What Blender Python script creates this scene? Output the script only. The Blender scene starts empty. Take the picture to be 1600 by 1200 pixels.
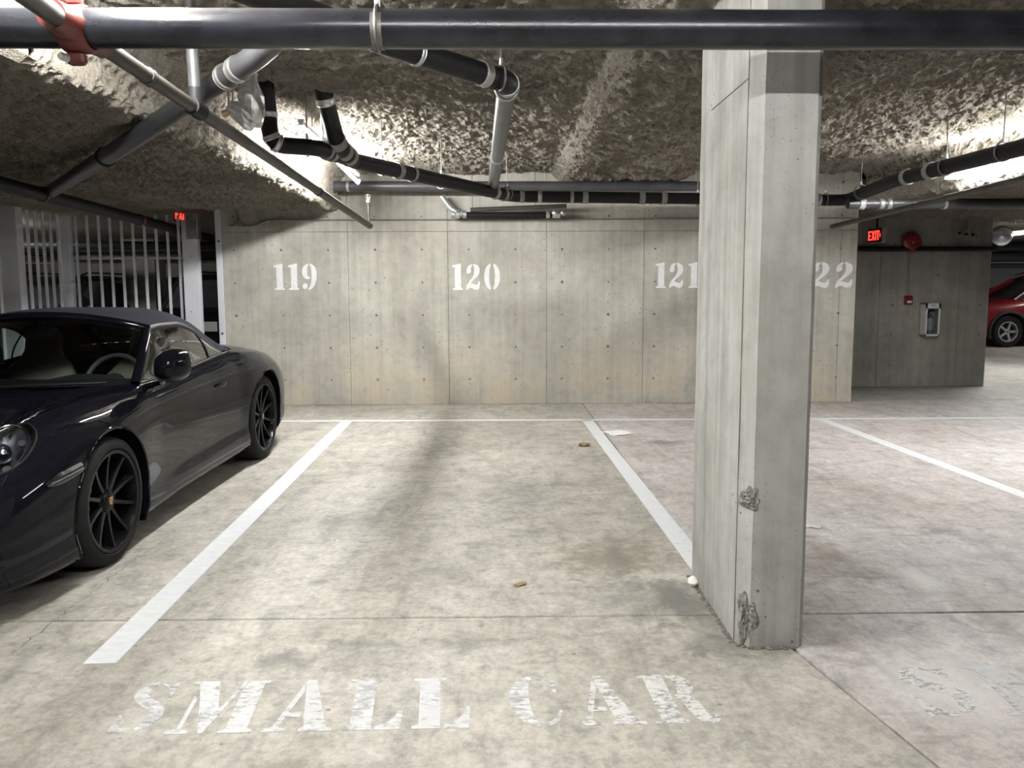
import bpy, bmesh, math, random
import numpy as np
from mathutils import Vector, Matrix

random.seed(7); RNG = np.random.default_rng(7)
scene = bpy.context.scene
COL = scene.collection
PI = math.pi

# ------------------------------------------------------------------ camera
FPX, PX0, PY0, CAMH = 1202.0, 800.0, 572.0, 1.44
YAW, PITCH, ROLL = math.radians(0.72), math.radians(5.94), 0.004
_F = Vector((math.sin(YAW)*math.cos(PITCH), math.cos(YAW)*math.cos(PITCH), -math.sin(PITCH)))
_R = Vector((math.cos(YAW), -math.sin(YAW), 0.0))
_U = _R.cross(_F)
_R2 = _R*math.cos(ROLL) - _U*math.sin(ROLL)
_U2 = _U*math.cos(ROLL) + _R*math.sin(ROLL)
CP = Vector((0, 0, CAMH))
cam_d = bpy.data.cameras.new('camera'); cam = bpy.data.objects.new('camera', cam_d); COL.objects.link(cam)
cam_d.sensor_fit = 'HORIZONTAL'; cam_d.sensor_width = 36.0; cam_d.lens = FPX/1600*36.0
cam_d.shift_y = -(600-PY0)/1600.0
cam_d.clip_start = 0.05; cam_d.clip_end = 200
M = Matrix((( _R2.x, _U2.x, -_F.x, CP.x), (_R2.y, _U2.y, -_F.y, CP.y), (_R2.z, _U2.z, -_F.z, CP.z), (0, 0, 0, 1)))
cam.matrix_world = M
scene.camera = cam

# ------------------------------------------------------------------ world, exposure
world = bpy.data.worlds.new('world'); scene.world = world; world.use_nodes = True
world.node_tree.nodes['Background'].inputs[0].default_value = (0.9, 0.95, 1.0, 1)
world.node_tree.nodes['Background'].inputs[1].default_value = 0.02
scene.view_settings.view_transform = 'Standard'
scene.view_settings.look = 'None'
scene.view_settings.gamma = 1.0
scene.view_settings.use_curve_mapping = False
scene.view_settings.exposure = 1.05
scene.cycles.use_denoising = True
scene.cycles.max_bounces = 7
scene.cycles.diffuse_bounces = 4
scene.cycles.glossy_bounces = 3
scene.cycles.use_adaptive_sampling = True
scene.cycles.adaptive_threshold = .03
scene.cycles.transparent_max_bounces = 12
scene.cycles.sample_clamp_indirect = 8.0
scene.cycles.caustics_reflective = False
scene.cycles.caustics_refractive = False
TUBE_POWER = 110.0          # emission strength of the fluorescent tubes (their light is in the lamp builder)

# measured places: where the photograph's sight lines meet the floor, the walls and the pipe runs
def ray(x, y):
    return _F + _R2*((x-PX0)/FPX) - _U2*((y-PY0)/FPX)
def at_z(x, y, z=0.0):
    d = ray(x, y); t = (z-CAMH)/d.z
    return CP + d*t
def at_y(x, y, Y):
    d = ray(x, y); return CP + d*(Y/d.y)
def at_x(x, y, X):
    d = ray(x, y); return CP + d*(X/d.x)

# ------------------------------------------------------------------ helpers
def lin(c):
    return tuple(((v/255.0)/12.92 if v/255.0 <= 0.04045 else ((v/255.0+0.055)/1.055)**2.4) for v in c)

class MB:
    """collects shapes; build() links them as ONE mesh object"""
    def __init__(s): s.v = []; s.f = []; s.mi = []; s.cur = 0
    def add(s, vs, fs):
        b = len(s.v); s.v += [tuple(p) for p in vs]
        for f in fs: s.f.append(tuple(i+b for i in f)); s.mi.append(s.cur)
        return s
    def box(s, c, d, rot=None, bev=0.0):
        hx, hy, hz = d[0]/2, d[1]/2, d[2]/2
        if bev <= 0:
            P = [Vector((sx*hx, sy*hy, sz*hz)) for sx in (-1,1) for sy in (-1,1) for sz in (-1,1)]
            F = [(0,1,3,2),(4,6,7,5),(0,4,5,1),(2,3,7,6),(0,2,6,4),(1,5,7,3)]
        else:
            b = min(bev, hx*.98, hy*.98, hz*.98); P = []; idx = {}
            for sx in (-1,1):
                for sy in (-1,1):
                    for sz in (-1,1):
                        for ax in range(3):
                            p = [sx*(hx-b), sy*(hy-b), sz*(hz-b)]
                            p[ax] = (sx*hx, sy*hy, sz*hz)[ax]
                            idx[(sx,sy,sz,ax)] = len(P); P.append(Vector(p))
            F = []
            for ax in range(3):
                o = [a for a in range(3) if a != ax]
                for sg in (-1,1):
                    q = []
                    for a, bb in ((-1,-1),(1,-1),(1,1),(-1,1)):
                        k = [0,0,0]; k[ax] = sg; k[o[0]] = a; k[o[1]] = bb
                        q.append(idx[(k[0],k[1],k[2],ax)])
                    n = (P[q[1]]-P[q[0]]).cross(P[q[2]]-P[q[0]])
                    if n[ax]*sg < 0: q.reverse()
                    F.append(tuple(q))
            for ax in range(3):            # edges
                o = [a for a in range(3) if a != ax]
                for a in (-1,1):
                    for bb in (-1,1):
                        k0 = [0,0,0]; k0[o[0]] = a; k0[o[1]] = bb
                        k1 = list(k0); k0[ax] = -1; k1[ax] = 1
                        q = [idx[(*k0,o[0])], idx[(*k1,o[0])], idx[(*k1,o[1])], idx[(*k0,o[1])]]
                        c0 = sum((P[i] for i in q), Vector())/4
                        n = (P[q[1]]-P[q[0]]).cross(P[q[2]]-P[q[0]])
                        if n.dot(c0) < 0: q.reverse()
                        F.append(tuple(q))
            for sx in (-1,1):
                for sy in (-1,1):
                    for sz in (-1,1):
                        q = [idx[(sx,sy,sz,a)] for a in range(3)]
                        n = (P[q[1]]-P[q[0]]).cross(P[q[2]]-P[q[0]])
                        if n.dot(Vector((sx,sy,sz))) < 0: q.reverse()
                        F.append(tuple(q))
        if rot is not None: P = [rot @ p for p in P]
        c = Vector(c)
        return s.add([p+c for p in P], F)
    def tube(s, pts, r, n=14, caps=True, closed=False):
        pts = [Vector(p) for p in pts]; m = len(pts)
        rr = r if isinstance(r, (list, tuple)) else [r]*m
        rings = []; prev = None
        for i in range(m):
            if closed: t = (pts[(i+1) % m]-pts[i-1])
            elif i == 0: t = pts[1]-pts[0]
            elif i == m-1: t = pts[-1]-pts[-2]
            else:
                t = (pts[i+1]-pts[i]).normalized()+(pts[i]-pts[i-1]).normalized()
            t = t.normalized() if t.length > 1e-9 else Vector((0,0,1))
            if prev is None:
                a = Vector((0,0,1)) if abs(t.z) < .9 else Vector((1,0,0))
                u = t.cross(a).normalized()
            else:
                u = prev - t*prev.dot(t)
                u = u.normalized()
            prev = u; w = t.cross(u)
            rings.append([pts[i]+(u*math.cos(2*PI*k/n)+w*math.sin(2*PI*k/n))*rr[i] for k in range(n)])
        V = [p for rg in rings for p in rg]; F = []
        for i in range(m if closed else m-1):
            j = (i+1) % m
            for k in range(n):
                F.append((i*n+k, i*n+(k+1) % n, j*n+(k+1) % n, j*n+k))
        if caps and not closed:
            F.append(tuple(range(n-1, -1, -1))); F.append(tuple((m-1)*n+k for k in range(n)))
        return s.add(V, F)
    def lathe(s, prof, o, axis, n=24, ref=None, close=False):
        """prof: (distance along the axis, radius)"""
        o = Vector(o); t = Vector(axis).normalized()
        a = Vector((0,0,1)) if abs(t.z) < .9 else Vector((1,0,0))
        u = t.cross(a).normalized(); w = t.cross(u); V = []; F = []
        m = len(prof)
        for (h, r) in prof:
            for k in range(n):
                an = 2*PI*k/n
                V.append(o+t*h+(u*math.cos(an)+w*math.sin(an))*max(r, 1e-5))
        for i in range(m if close else m-1):
            j = (i+1) % m
            for k in range(n):
                F.append((i*n+k, i*n+(k+1) % n, j*n+(k+1) % n, j*n+k))
        return s.add(V, F)
    def sphere(s, c, r, n=16, m=10, sc=(1,1,1)):
        prof = [(-r*math.cos(PI*i/m), r*math.sin(PI*i/m)) for i in range(m+1)]
        b = len(s.v); s.lathe(prof, (0,0,0), (0,0,1), n)
        for i in range(b, len(s.v)):
            p = s.v[i]; s.v[i] = (p[0]*sc[0]+c[0], p[1]*sc[1]+c[1], p[2]*sc[2]+c[2])
        return s
    def loft(s, loops, cap=True):
        n = len(loops[0]); V = [p for l in loops for p in l]; F = []
        for i in range(len(loops)-1):
            for k in range(n):
                F.append((i*n+k, i*n+(k+1) % n, (i+1)*n+(k+1) % n, (i+1)*n+k))
        if cap:
            F.append(tuple(range(n-1, -1, -1))); F.append(tuple((len(loops)-1)*n+k for k in range(n)))
        return s.add(V, F)
    def grid(s, rows):
        n = len(rows[0]); V = [p for r in rows for p in r]; F = []
        for i in range(len(rows)-1):
            for k in range(n-1):
                F.append((i*n+k, i*n+k+1, (i+1)*n+k+1, (i+1)*n+k))
        return s.add(V, F)
    def prism(s, poly, T, h):
        """poly: outline in 2-D (any simple polygon); T: 2-D (+height) -> 3-D"""
        n = len(poly)
        ar = sum(poly[i][0]*poly[(i+1) % n][1]-poly[(i+1) % n][0]*poly[i][1] for i in range(n))
        if ar < 0: poly = poly[::-1]
        V = [T(p[0], p[1], 0) for p in poly]+[T(p[0], p[1], h) for p in poly]
        F = [tuple(range(n-1, -1, -1)), tuple(range(n, 2*n))]
        for i in range(n): F.append((i, (i+1) % n, n+(i+1) % n, n+i))
        return s.add(V, F)
    def build(s, name, mat, parent=None, smooth=True, angle=40, fix=False):
        me = bpy.data.meshes.new(name)
        off = parent.get('_o') if parent is not None else None
        V = s.v
        if off is not None:
            V = [(p[0]-off[0], p[1]-off[1], p[2]-off[2]) for p in V]
        me.from_pydata(V, [], s.f)
        mats = mat if isinstance(mat, (list, tuple)) else [mat]
        for m in mats: me.materials.append(m)
        if len(mats) > 1: me.polygons.foreach_set('material_index', s.mi)
        if fix:
            bm = bmesh.new(); bm.from_mesh(me); bmesh.ops.recalc_face_normals(bm, faces=bm.faces); bm.to_mesh(me); bm.free()
        if smooth:
            me.polygons.foreach_set('use_smooth', [True]*len(me.polygons))
            me.set_sharp_from_angle(angle=math.radians(angle))
        me.update()
        o = bpy.data.objects.new(name, me); COL.objects.link(o)
        if parent is not None: o.parent = parent; 
        if off is not None: o['_o'] = off
        return o

_roots = []
def thing(name, label, cat, loc=(0,0,0), group=None, rotz=0.0):
    o = bpy.data.objects.new(name, None); COL.objects.link(o)
    o.empty_display_size = .1
    o.location = loc; o.rotation_euler = (0, 0, rotz)
    o['label'] = label; o['category'] = cat
    if group: o['group'] = group
    if rotz == 0.0: o['_o'] = tuple(float(a) for a in loc)   # children are given in world coordinates
    return o
def tag(o, label, cat, group=None, kind=None):
    o['label'] = label; o['category'] = cat
    if group: o['group'] = group
    if kind: o['kind'] = kind
    return o
def struct(o, label=None):
    o['kind'] = 'structure'
    if label: o['label'] = label
    return o

# ------------------------------------------------------------------ materials
def nodes(name):
    m = bpy.data.materials.new(name); m.use_nodes = True
    nt = m.node_tree; b = nt.nodes['Principled BSDF']
    return m, nt, b
def N(nt, kind, **kw):
    n = nt.nodes.new(kind)
    for k, v in kw.items():
        if k in n.inputs: n.inputs[k].default_value = v
        else: setattr(n, k, v)
    return n
def math_n(nt, op, a, b=None, clamp=False):
    n = nt.nodes.new('ShaderNodeMath'); n.operation = op; n.use_clamp = clamp
    for i, x in enumerate((a, b)):
        if x is None: continue
        if isinstance(x, (int, float)): n.inputs[i].default_value = x
        else: nt.links.new(x, n.inputs[i])
    return n.outputs[0]
def ramp(nt, src, stops):
    n = nt.nodes.new('ShaderNodeValToRGB'); e = n.color_ramp.elements
    while len(e) < len(stops): e.new(0.5)
    for i, (p, c) in enumerate(stops):
        e[i].position = p; e[i].color = (c[0], c[1], c[2], 1) if not isinstance(c, (int, float)) else (c, c, c, 1)
    nt.links.new(src, n.inputs[0]); return n.outputs[0]
def mixc(nt, fac, a, b, mode='MIX'):
    n = nt.nodes.new('ShaderNodeMix'); n.data_type = 'RGBA'; n.blend_type = mode
    for sock, x in ((n.inputs['Factor'], fac), (n.inputs['A'], a), (n.inputs['B'], b)):
        if isinstance(x, (int, float)): sock.default_value = x
        elif isinstance(x, (tuple, list)): sock.default_value = (x[0], x[1], x[2], 1)
        else: nt.links.new(x, sock)
    # Factor/A/B names repeat per data type; pick the colour sockets
    return n
def mix(nt, fac, a, b, mode='MIX'):
    n = nt.nodes.new('ShaderNodeMix'); n.data_type = 'RGBA'; n.blend_type = mode
    socks = (n.inputs[0], n.inputs[6], n.inputs[7])
    for sock, x in zip(socks, (fac, a, b)):
        if isinstance(x, (int, float)) and sock is socks[0]: sock.default_value = x
        elif isinstance(x, (int, float)): sock.default_value = (x, x, x, 1)
        elif isinstance(x, (tuple, list)): sock.default_value = (x[0], x[1], x[2], 1)
        else: nt.links.new(x, sock)
    return n.outputs[2]
def pos(nt, scale=(1,1,1), rot=(0,0,0), loc=(0,0,0), kind='world'):
    if kind == 'world': src = N(nt, 'ShaderNodeNewGeometry').outputs['Position']
    else: src = N(nt, 'ShaderNodeTexCoord').outputs['Object']
    mp = nt.nodes.new('ShaderNodeMapping'); mp.inputs['Scale'].default_value = scale
    mp.inputs['Rotation'].default_value = rot; mp.inputs['Location'].default_value = loc
    nt.links.new(src, mp.inputs[0]); return mp.outputs[0]
def noise(nt, vec, scale, detail=4, rough=.55, dist=0.0):
    n = N(nt, 'ShaderNodeTexNoise', Scale=scale, Detail=detail, Roughness=rough, Distortion=dist)
    nt.links.new(vec, n.inputs['Vector']); return n.outputs['Fac']
def voro(nt, vec, scale, feature='F1'):
    n = N(nt, 'ShaderNodeTexVoronoi', Scale=scale); n.feature = feature
    nt.links.new(vec, n.inputs['Vector']); return n
def bump(nt, b, h, strength=.3, dist=.01):
    n = N(nt, 'ShaderNodeBump', Strength=strength, Distance=dist)
    nt.links.new(h, n.inputs['Height']); nt.links.new(n.outputs[0], b.inputs['Normal'])

def plain(name, col, rough=.5, metal=0.0, coat=0.0, spec=.5, var=.12, nscale=18.0, bmp=0.0):
    m, nt, b = nodes(name)
    v = pos(nt, kind='obj'); f = noise(nt, v, nscale, 4)
    c = mix(nt, ramp(nt, f, [(.3, 1-var), (.7, 1+var*.5)]), (0,0,0), col) if False else None
    k = ramp(nt, f, [(.3, tuple(x*(1-var) for x in col)), (.7, tuple(min(1, x*(1+var)) for x in col))])
    nt.links.new(k, b.inputs['Base Color'])
    b.inputs['Roughness'].default_value = rough; b.inputs['Metallic'].default_value = metal
    b.inputs['Coat Weight'].default_value = coat; b.inputs['Coat Roughness'].default_value = .03
    b.inputs['Specular IOR Level'].default_value = spec
    if bmp: bump(nt, b, f, bmp, .004)
    return m
def emit(name, col, s):
    m, nt, b = nodes(name)
    b.inputs['Base Color'].default_value = (*col, 1); b.inputs['Emission Color'].default_value = (*col, 1)
    b.inputs['Emission Strength'].default_value = s
    return m
def glass(name, tint=(.75,.8,.8), rough=.0, refl=1.0):
    m, nt, b = nodes(name); nt.nodes.remove(b)
    out = nt.nodes['Material Output']
    tr = N(nt, 'ShaderNodeBsdfTransparent', Color=(*tint, 1)); gl = N(nt, 'ShaderNodeBsdfGlossy', Roughness=rough)
    fr = N(nt, 'ShaderNodeFresnel', IOR=1.5); mx = N(nt, 'ShaderNodeMixShader')
    f = math_n(nt, 'MULTIPLY', fr.outputs[0], 1.5*refl, True)
    nt.links.new(f, mx.inputs[0]); nt.links.new(tr.outputs[0], mx.inputs[1]); nt.links.new(gl.outputs[0], mx.inputs[2])
    nt.links.new(mx.outputs[0], out.inputs[0]); return m

def concrete_wall(name, axes, base=(.52,.505,.445), dark=(.37,.355,.31), warm=True, streak=True, ties=None, gain=1.0, sk=.42, pits=.53):
    """cast concrete; axes = world axis that runs along the wall ('x' or 'y')"""
    m, nt, b = nodes(name)
    along = 0 if axes == 'x' else 1
    sc = [1,1,1]
    p = pos(nt)
    n1 = noise(nt, p, 1.1, 4, .62, .6)
    col = ramp(nt, n1, [(.30, dark), (.48, tuple(.5*(a+c) for a, c in zip(base, dark))), (.62, base), (.8, tuple(min(1, x*1.12) for x in base))])
    s3 = [14, 14, .55]
    ps = pos(nt, scale=s3); n2 = noise(nt, ps, 1.0, 4, .6)
    if streak: col = mix(nt, sk, col, ramp(nt, n2, [(.3, .62), (.55, .98), (.75, 1.12)]), 'MULTIPLY')
    n3 = noise(nt, p, 9, 5, .7)
    col = mix(nt, .55, col, ramp(nt, n3, [(.3, .72), (.55, 1.0), (.75, 1.08)]), 'MULTIPLY')
    # bug holes and pitting
    v = voro(nt, p, 16); hole = math_n(nt, 'LESS_THAN', v.outputs['Distance'], .11)
    gate = math_n(nt, 'GREATER_THAN', n1, pits)
    hole = math_n(nt, 'MULTIPLY', hole, gate)
    v2 = voro(nt, p, 45); h2 = math_n(nt, 'LESS_THAN', v2.outputs['Distance'], .10)
    h2 = math_n(nt, 'MULTIPLY', h2, math_n(nt, 'GREATER_THAN', n1, .56))
    hole = math_n(nt, 'MAXIMUM', hole, h2)
    if ties:       # form-tie holes on their grid
        sp_ = N(nt, 'ShaderNodeSeparateXYZ'); nt.links.new(p, sp_.inputs[0])
        gx = math_n(nt, 'MULTIPLY', math_n(nt, 'SUBTRACT', math_n(nt, 'FRACT', math_n(nt, 'DIVIDE', math_n(nt, 'SUBTRACT', sp_.outputs[along], ties[0]), ties[1])), .5), ties[1])
        gz = math_n(nt, 'MULTIPLY', math_n(nt, 'SUBTRACT', math_n(nt, 'FRACT', math_n(nt, 'DIVIDE', math_n(nt, 'SUBTRACT', sp_.outputs[2], ties[2]), ties[3])), .5), ties[3])
        dd_ = math_n(nt, 'SQRT', math_n(nt, 'ADD', math_n(nt, 'MULTIPLY', gx, gx), math_n(nt, 'MULTIPLY', gz, gz)))
        th = math_n(nt, 'LESS_THAN', dd_, math_n(nt, 'MULTIPLY', math_n(nt, 'SUBTRACT', n1, .14), .036))
        hole = math_n(nt, 'MAXIMUM', hole, th)
    col = mix(nt, math_n(nt, 'MULTIPLY', hole, .75), col, (.07,.065,.055))
    if warm:      # ochre water stains low on the wall
        sep = N(nt, 'ShaderNodeSeparateXYZ'); nt.links.new(p, sep.inputs[0])
        z = ramp(nt, math_n(nt, 'MULTIPLY', sep.outputs[2], .5), [(0, 1), (.45, 0)])
        w = math_n(nt, 'MULTIPLY', z, ramp(nt, n1, [(.46, 0), (.62, 1)]))
        col = mix(nt, math_n(nt, 'MULTIPLY', w, .55), col, (.50,.40,.26), 'MIX')
    if gain != 1.0: col = mix(nt, 1.0, col, (gain,gain,gain), 'MULTIPLY')
    nt.links.new(col, b.inputs['Base Color'])
    b.inputs['Roughness'].default_value = .88; b.inputs['Specular IOR Level'].default_value = .25
    hh = math_n(nt, 'SUBTRACT', math_n(nt, 'ADD', n3, math_n(nt, 'MULTIPLY', n2, .6)), math_n(nt, 'MULTIPLY', hole, 1.5))
    bump(nt, b, n3, .22, .012)
    return m

def floor_mat(name, c_lo, c_mid, c_hi, marks=()):
    m, nt, b = nodes(name); p = pos(nt)
    n1 = noise(nt, p, .75, 4, .62, .5)
    col = ramp(nt, n1, [(.28, c_lo), (.50, c_mid), (.70, c_hi)])
    n2 = noise(nt, pos(nt, scale=(1.6,.9,1), rot=(0,0,.35)), 3.2, 5, .72, .35)
    col = mix(nt, .7, col, ramp(nt, n2, [(.27, .50), (.40, .78), (.55, 1.0), (.74, 1.15)]), 'MULTIPLY')
    n3 = noise(nt, p, 30, 3, .78); col = mix(nt, .7, col, ramp(nt, n3, [(.3, .62), (.6, 1.07)]), 'MULTIPLY')
    n4 = noise(nt, p, 8.5, 4, .75, .3); col = mix(nt, .75, col, ramp(nt, n4, [(.33, .60), (.46, .92), (.58, 1.03), (.70, 1.17)]), 'MULTIPLY')
    # scuffs: streaky darker smears and paler scrapes
    sm = noise(nt, pos(nt, scale=(5.2,1.1,1), rot=(0,0,-.5)), 1.5, 4, .66, .4)
    col = mix(nt, math_n(nt, 'MULTIPLY', ramp(nt, sm, [(.54, 0), (.66, 1)]), .32), col, (.16,.155,.145))
    sm2 = noise(nt, pos(nt, scale=(1.3,4.2,1), rot=(0,0,.25), loc=(3,1,0)), 1.6, 4, .68, .5)
    col = mix(nt, math_n(nt, 'MULTIPLY', ramp(nt, sm2, [(.57, 0), (.68, 1)]), .42), col, (.17,.165,.15))
    sm3 = noise(nt, pos(nt, scale=(2.1,3.4,1), rot=(0,0,-.3), loc=(-2,5,0)), 1.3, 4, .72, .4)
    col = mix(nt, math_n(nt, 'MULTIPLY', ramp(nt, sm3, [(.59, 0), (.70, 1)]), .35), col, (.62,.60,.57))
    # specks of grit
    v = voro(nt, pos(nt, scale=(1,1.0,1)), 9); sp = math_n(nt, 'LESS_THAN', v.outputs['Distance'], math_n(nt, 'MULTIPLY', n3, .16))
    sp = math_n(nt, 'MULTIPLY', sp, math_n(nt, 'GREATER_THAN', n2, .52))
    col = mix(nt, math_n(nt, 'MULTIPLY', sp, .6), col, (.09,.08,.065))
    wob = math_n(nt, 'MULTIPLY_ADD', n4, 1.6); wob.node.inputs[2].default_value = -.8
    for (mx_, my_, rx, ry, cc, k) in marks:        # oil drips, grime and painted-in shadow, each with its own ragged outline
        va = N(nt, 'ShaderNodeVectorMath', operation='MULTIPLY_ADD'); nt.links.new(p, va.inputs[0])
        va.inputs[1].default_value = (1/rx, 1/ry, 0); va.inputs[2].default_value = (-mx_/rx, -my_/ry, 0)
        ln = N(nt, 'ShaderNodeVectorMath', operation='LENGTH'); nt.links.new(va.outputs[0], ln.inputs[0])
        d = math_n(nt, 'ADD', ln.outputs['Value'], wob)
        f = math_n(nt, 'MULTIPLY_ADD', d, -k/.75); f.node.inputs[2].default_value = k/.75; f.node.use_clamp = True
        f = math_n(nt, 'MINIMUM', f, k)
        col = mix(nt, f, col, cc)
    nt.links.new(col, b.inputs['Base Color'])
    b.inputs['Roughness'].default_value = .57; b.inputs['Specular IOR Level'].default_value = .4
    bump(nt, b, n3, .12, .006)
    return m

def paint_mat(name, col, wear=.45, scale=9.0, contrast=.08):
    """road paint, worn through in flakes"""
    m, nt, b = nodes(name); p = pos(nt)
    n1 = noise(nt, pos(nt, scale=(1,2.2,1)), scale, 5, .78, .6)
    n2 = noise(nt, p, scale*.25, 3, .6)
    w = math_n(nt, 'ADD', math_n(nt, 'MULTIPLY', n1, .7), math_n(nt, 'MULTIPLY', n2, .3))
    col_n = ramp(nt, n1, [(.35, tuple(x*.86 for x in col)), (.65, col)])
    nt.links.new(col_n, b.inputs['Base Color']); b.inputs['Roughness'].default_value = .7
    tr = N(nt, 'ShaderNodeBsdfTransparent'); mx = N(nt, 'ShaderNodeMixShader')
    out = nt.nodes['Material Output']
    f = ramp(nt, w, [(max(0, wear-contrast), 0), (wear+contrast, 1)])
    nt.links.new(f, mx.inputs[0]); nt.links.new(tr.outputs[0], mx.inputs[1]); nt.links.new(b.outputs[0], mx.inputs[2])
    nt.links.new(mx.outputs[0], out.inputs[0]); return m

MAT = {}
_t0 = at_y(514, 442, 9.334); _t1 = at_y(660, 442, 9.334); _t2 = at_y(514, 493, 9.334)
TIES = (_t0.x+(_t1.x-_t0.x)/4, (_t1.x-_t0.x)/2, _t0.z+(_t0.z-_t2.z)/2, _t0.z-_t2.z)
MAT['wall'] = concrete_wall('cast_concrete', 'x', ties=TIES)
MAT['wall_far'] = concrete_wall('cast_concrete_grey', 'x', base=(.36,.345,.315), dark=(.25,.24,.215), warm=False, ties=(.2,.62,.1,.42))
MAT['pillar'] = concrete_wall('pillar_concrete', 'y', base=(.43,.43,.405), dark=(.315,.31,.28), warm=False, sk=.7, pits=.62)
MAT['joint'] = plain('joint_dark', (.10,.095,.085), .95)
MAT['spall'] = plain('broken_concrete', (.24,.235,.22), .95, var=.55, nscale=60, bmp=.8)
MAT['grime'] = plain('grime', (.16,.145,.12), .95, var=.4, nscale=40, bmp=.5)
BROWN, GREY = (.20,.17,.125), (.16,.155,.145)
PALE = (.66,.645,.62)
def mk(px_, py_, rx, ry, c, k): p = at_z(px_, py_); return (p.x, p.y, rx, ry, c, k)
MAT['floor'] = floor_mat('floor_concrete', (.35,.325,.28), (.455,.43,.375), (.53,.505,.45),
    marks=[(.58,3.95,.36,.38,BROWN,.75), (-.35,3.75,.30,.30,GREY,.30), (.15,5.2,.35,.7,GREY,.30), (-.9,4.6,.30,.5,GREY,.28), (.95,3.2,.30,.42,GREY,.75), (.55,3.45,.35,.3,GREY,.35),
           (.62,6.4,.25,.30,GREY,.25), (2.0,7.6,.35,.25,BROWN,.45), (-.55,2.85,.22,.18,GREY,.38), (-.15,3.0,.18,.12,GREY,.32), (-1.1,6.6,.3,.6,GREY,.22), (1.62,3.9,.2,.3,BROWN,.3),
           mk(1055,935,.16,.30,GREY,.85), mk(1130,1010,.16,.10,GREY,.6), mk(440,1032,.16,.10,GREY,.6), mk(560,1005,.25,.05,GREY,.45), mk(690,700,.30,.5,GREY,.4), mk(520,820,.12,.25,GREY,.5), mk(500,910,.06,.06,GREY,.7), mk(960,870,.10,.5,GREY,.45), mk(640,1085,.08,.35,GREY,.3)])  # one grey mark near the back wall is pipe shadow painted into the colour
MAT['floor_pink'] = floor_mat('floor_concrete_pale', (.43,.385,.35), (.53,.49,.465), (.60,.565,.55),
    marks=[(1.65,3.9,.3,.4,BROWN,.40), (2.3,3.1,.35,.5,BROWN,.28), (2.75,4.2,.22,.20,GREY,.35), (3.3,3.9,.3,.3,GREY,.2), (2.4,5.3,.4,.5,BROWN,.2),
           mk(1440,905,.10,.22,PALE,.8), mk(1480,1075,.28,.30,PALE,.6), mk(1470,830,.14,.10,GREY,.75), mk(1545,870,.16,.08,GREY,.45), mk(1290,860,.14,.5,BROWN,.45), mk(1530,960,.10,.35,BROWN,.45), mk(1040,692,.30,.16,GREY,.8), mk(1300,990,.12,.3,BROWN,.35)])  # the wide grey blotch towards the wall is a shadow painted into the slab
MAT['floor_far'] = floor_mat('floor_concrete_far', (.34,.32,.28), (.42,.40,.355), (.48,.46,.42))
MAT['line'] = paint_mat('line_paint', (.70,.71,.72), .33, 14, .05)
MAT['number'] = paint_mat('number_paint', (.82,.83,.83), .34, 22, .05)
MAT['letter_ok'] = paint_mat('letter_paint', (.57,.57,.57), .375, 20, .12)
MAT['letter_worn'] = paint_mat('letter_paint_worn', (.62,.62,.61), .41, 16, .16)
MAT['letter_flaked'] = paint_mat('letter_paint_flaked', (.62,.61,.59), .455, 26, .06)

def fuzz_mat():
    m, nt, b = nodes('sprayed_fireproofing'); p = pos(nt)
    n1 = noise(nt, p, 60, 3, .8); n2 = noise(nt, p, 1.4, 2)
    col = mix(nt, .6, ramp(nt, n2, [(.3, (.22,.198,.160)), (.7, (.315,.288,.245))]), ramp(nt, n1, [(.32, .42), (.5, .9), (.68, 1.15)]), 'MULTIPLY')
    nt.links.new(col, b.inputs['Base Color']); b.inputs['Roughness'].default_value = 1.0
    b.inputs['Specular IOR Level'].default_value = .1
    bump(nt, b, n1, .8, .03)
    return m
MAT['fuzz'] = fuzz_mat()
MAT['cast_iron'] = plain('black_cast_iron', (.009,.009,.010), .55, 0, spec=.25, var=.3, nscale=30, bmp=.15)
MAT['steel_dark'] = plain('dark_steel_pipe', (.016,.017,.022), .26, .1, var=.45, nscale=7, bmp=.1)
MAT['steel_grey'] = plain('grey_steel_pipe', (.060,.055,.049), .5, .2, var=.25, nscale=9)
MAT['abs'] = plain('grey_plastic_pipe', (.050,.050,.054), .4, 0, var=.2, nscale=8)
MAT['band'] = plain('coupling_band', (.34,.335,.32), .4, .7, var=.2)
MAT['band_dull'] = plain('coupling_band_dull', (.22,.215,.205), .6, .2, var=.2)
MAT['zinc'] = plain('galvanised', (.5,.5,.5), .4, .8, var=.15)
MAT['rod'] = plain('hanger_steel', (.16,.155,.145), .5, .6)
MAT['red'] = plain('red_enamel', (.10,.018,.013), .45, var=.4, nscale=25)
MAT['bell'] = plain('bell_red', (.22,.012,.015), .35, coat=.4)
MAT['white_steel'] = plain('white_painted_steel', (.68,.69,.74), .5, var=.07, nscale=3)
MAT['white'] = plain('white_enamel', (.75,.75,.74), .4, var=.05)
MAT['black'] = plain('matt_black', (.01,.01,.01), .7)
MAT['foil'] = plain('crumpled_foil', (.75,.76,.78), .32, .75, var=.2, nscale=40, bmp=.6)

# ------------------------------------------------------------------ the setting
WALL_Y = at_z(700, 632).y
FAR_Y = at_z(1440, 604).y
WX0 = at_y(352, 500, WALL_Y).x; WX1 = at_y(1336, 480, WALL_Y).x
Z_HI, Z_PAN, Z_SOF = 2.78, 2.64, 2.36
X_SL, X_SR = -1.96, 4.42           # the edges of the lower soffits left and right of the bay
print('WALL_Y', WALL_Y, 'FAR_Y', FAR_Y, 'wall x', WX0, WX1)

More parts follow.
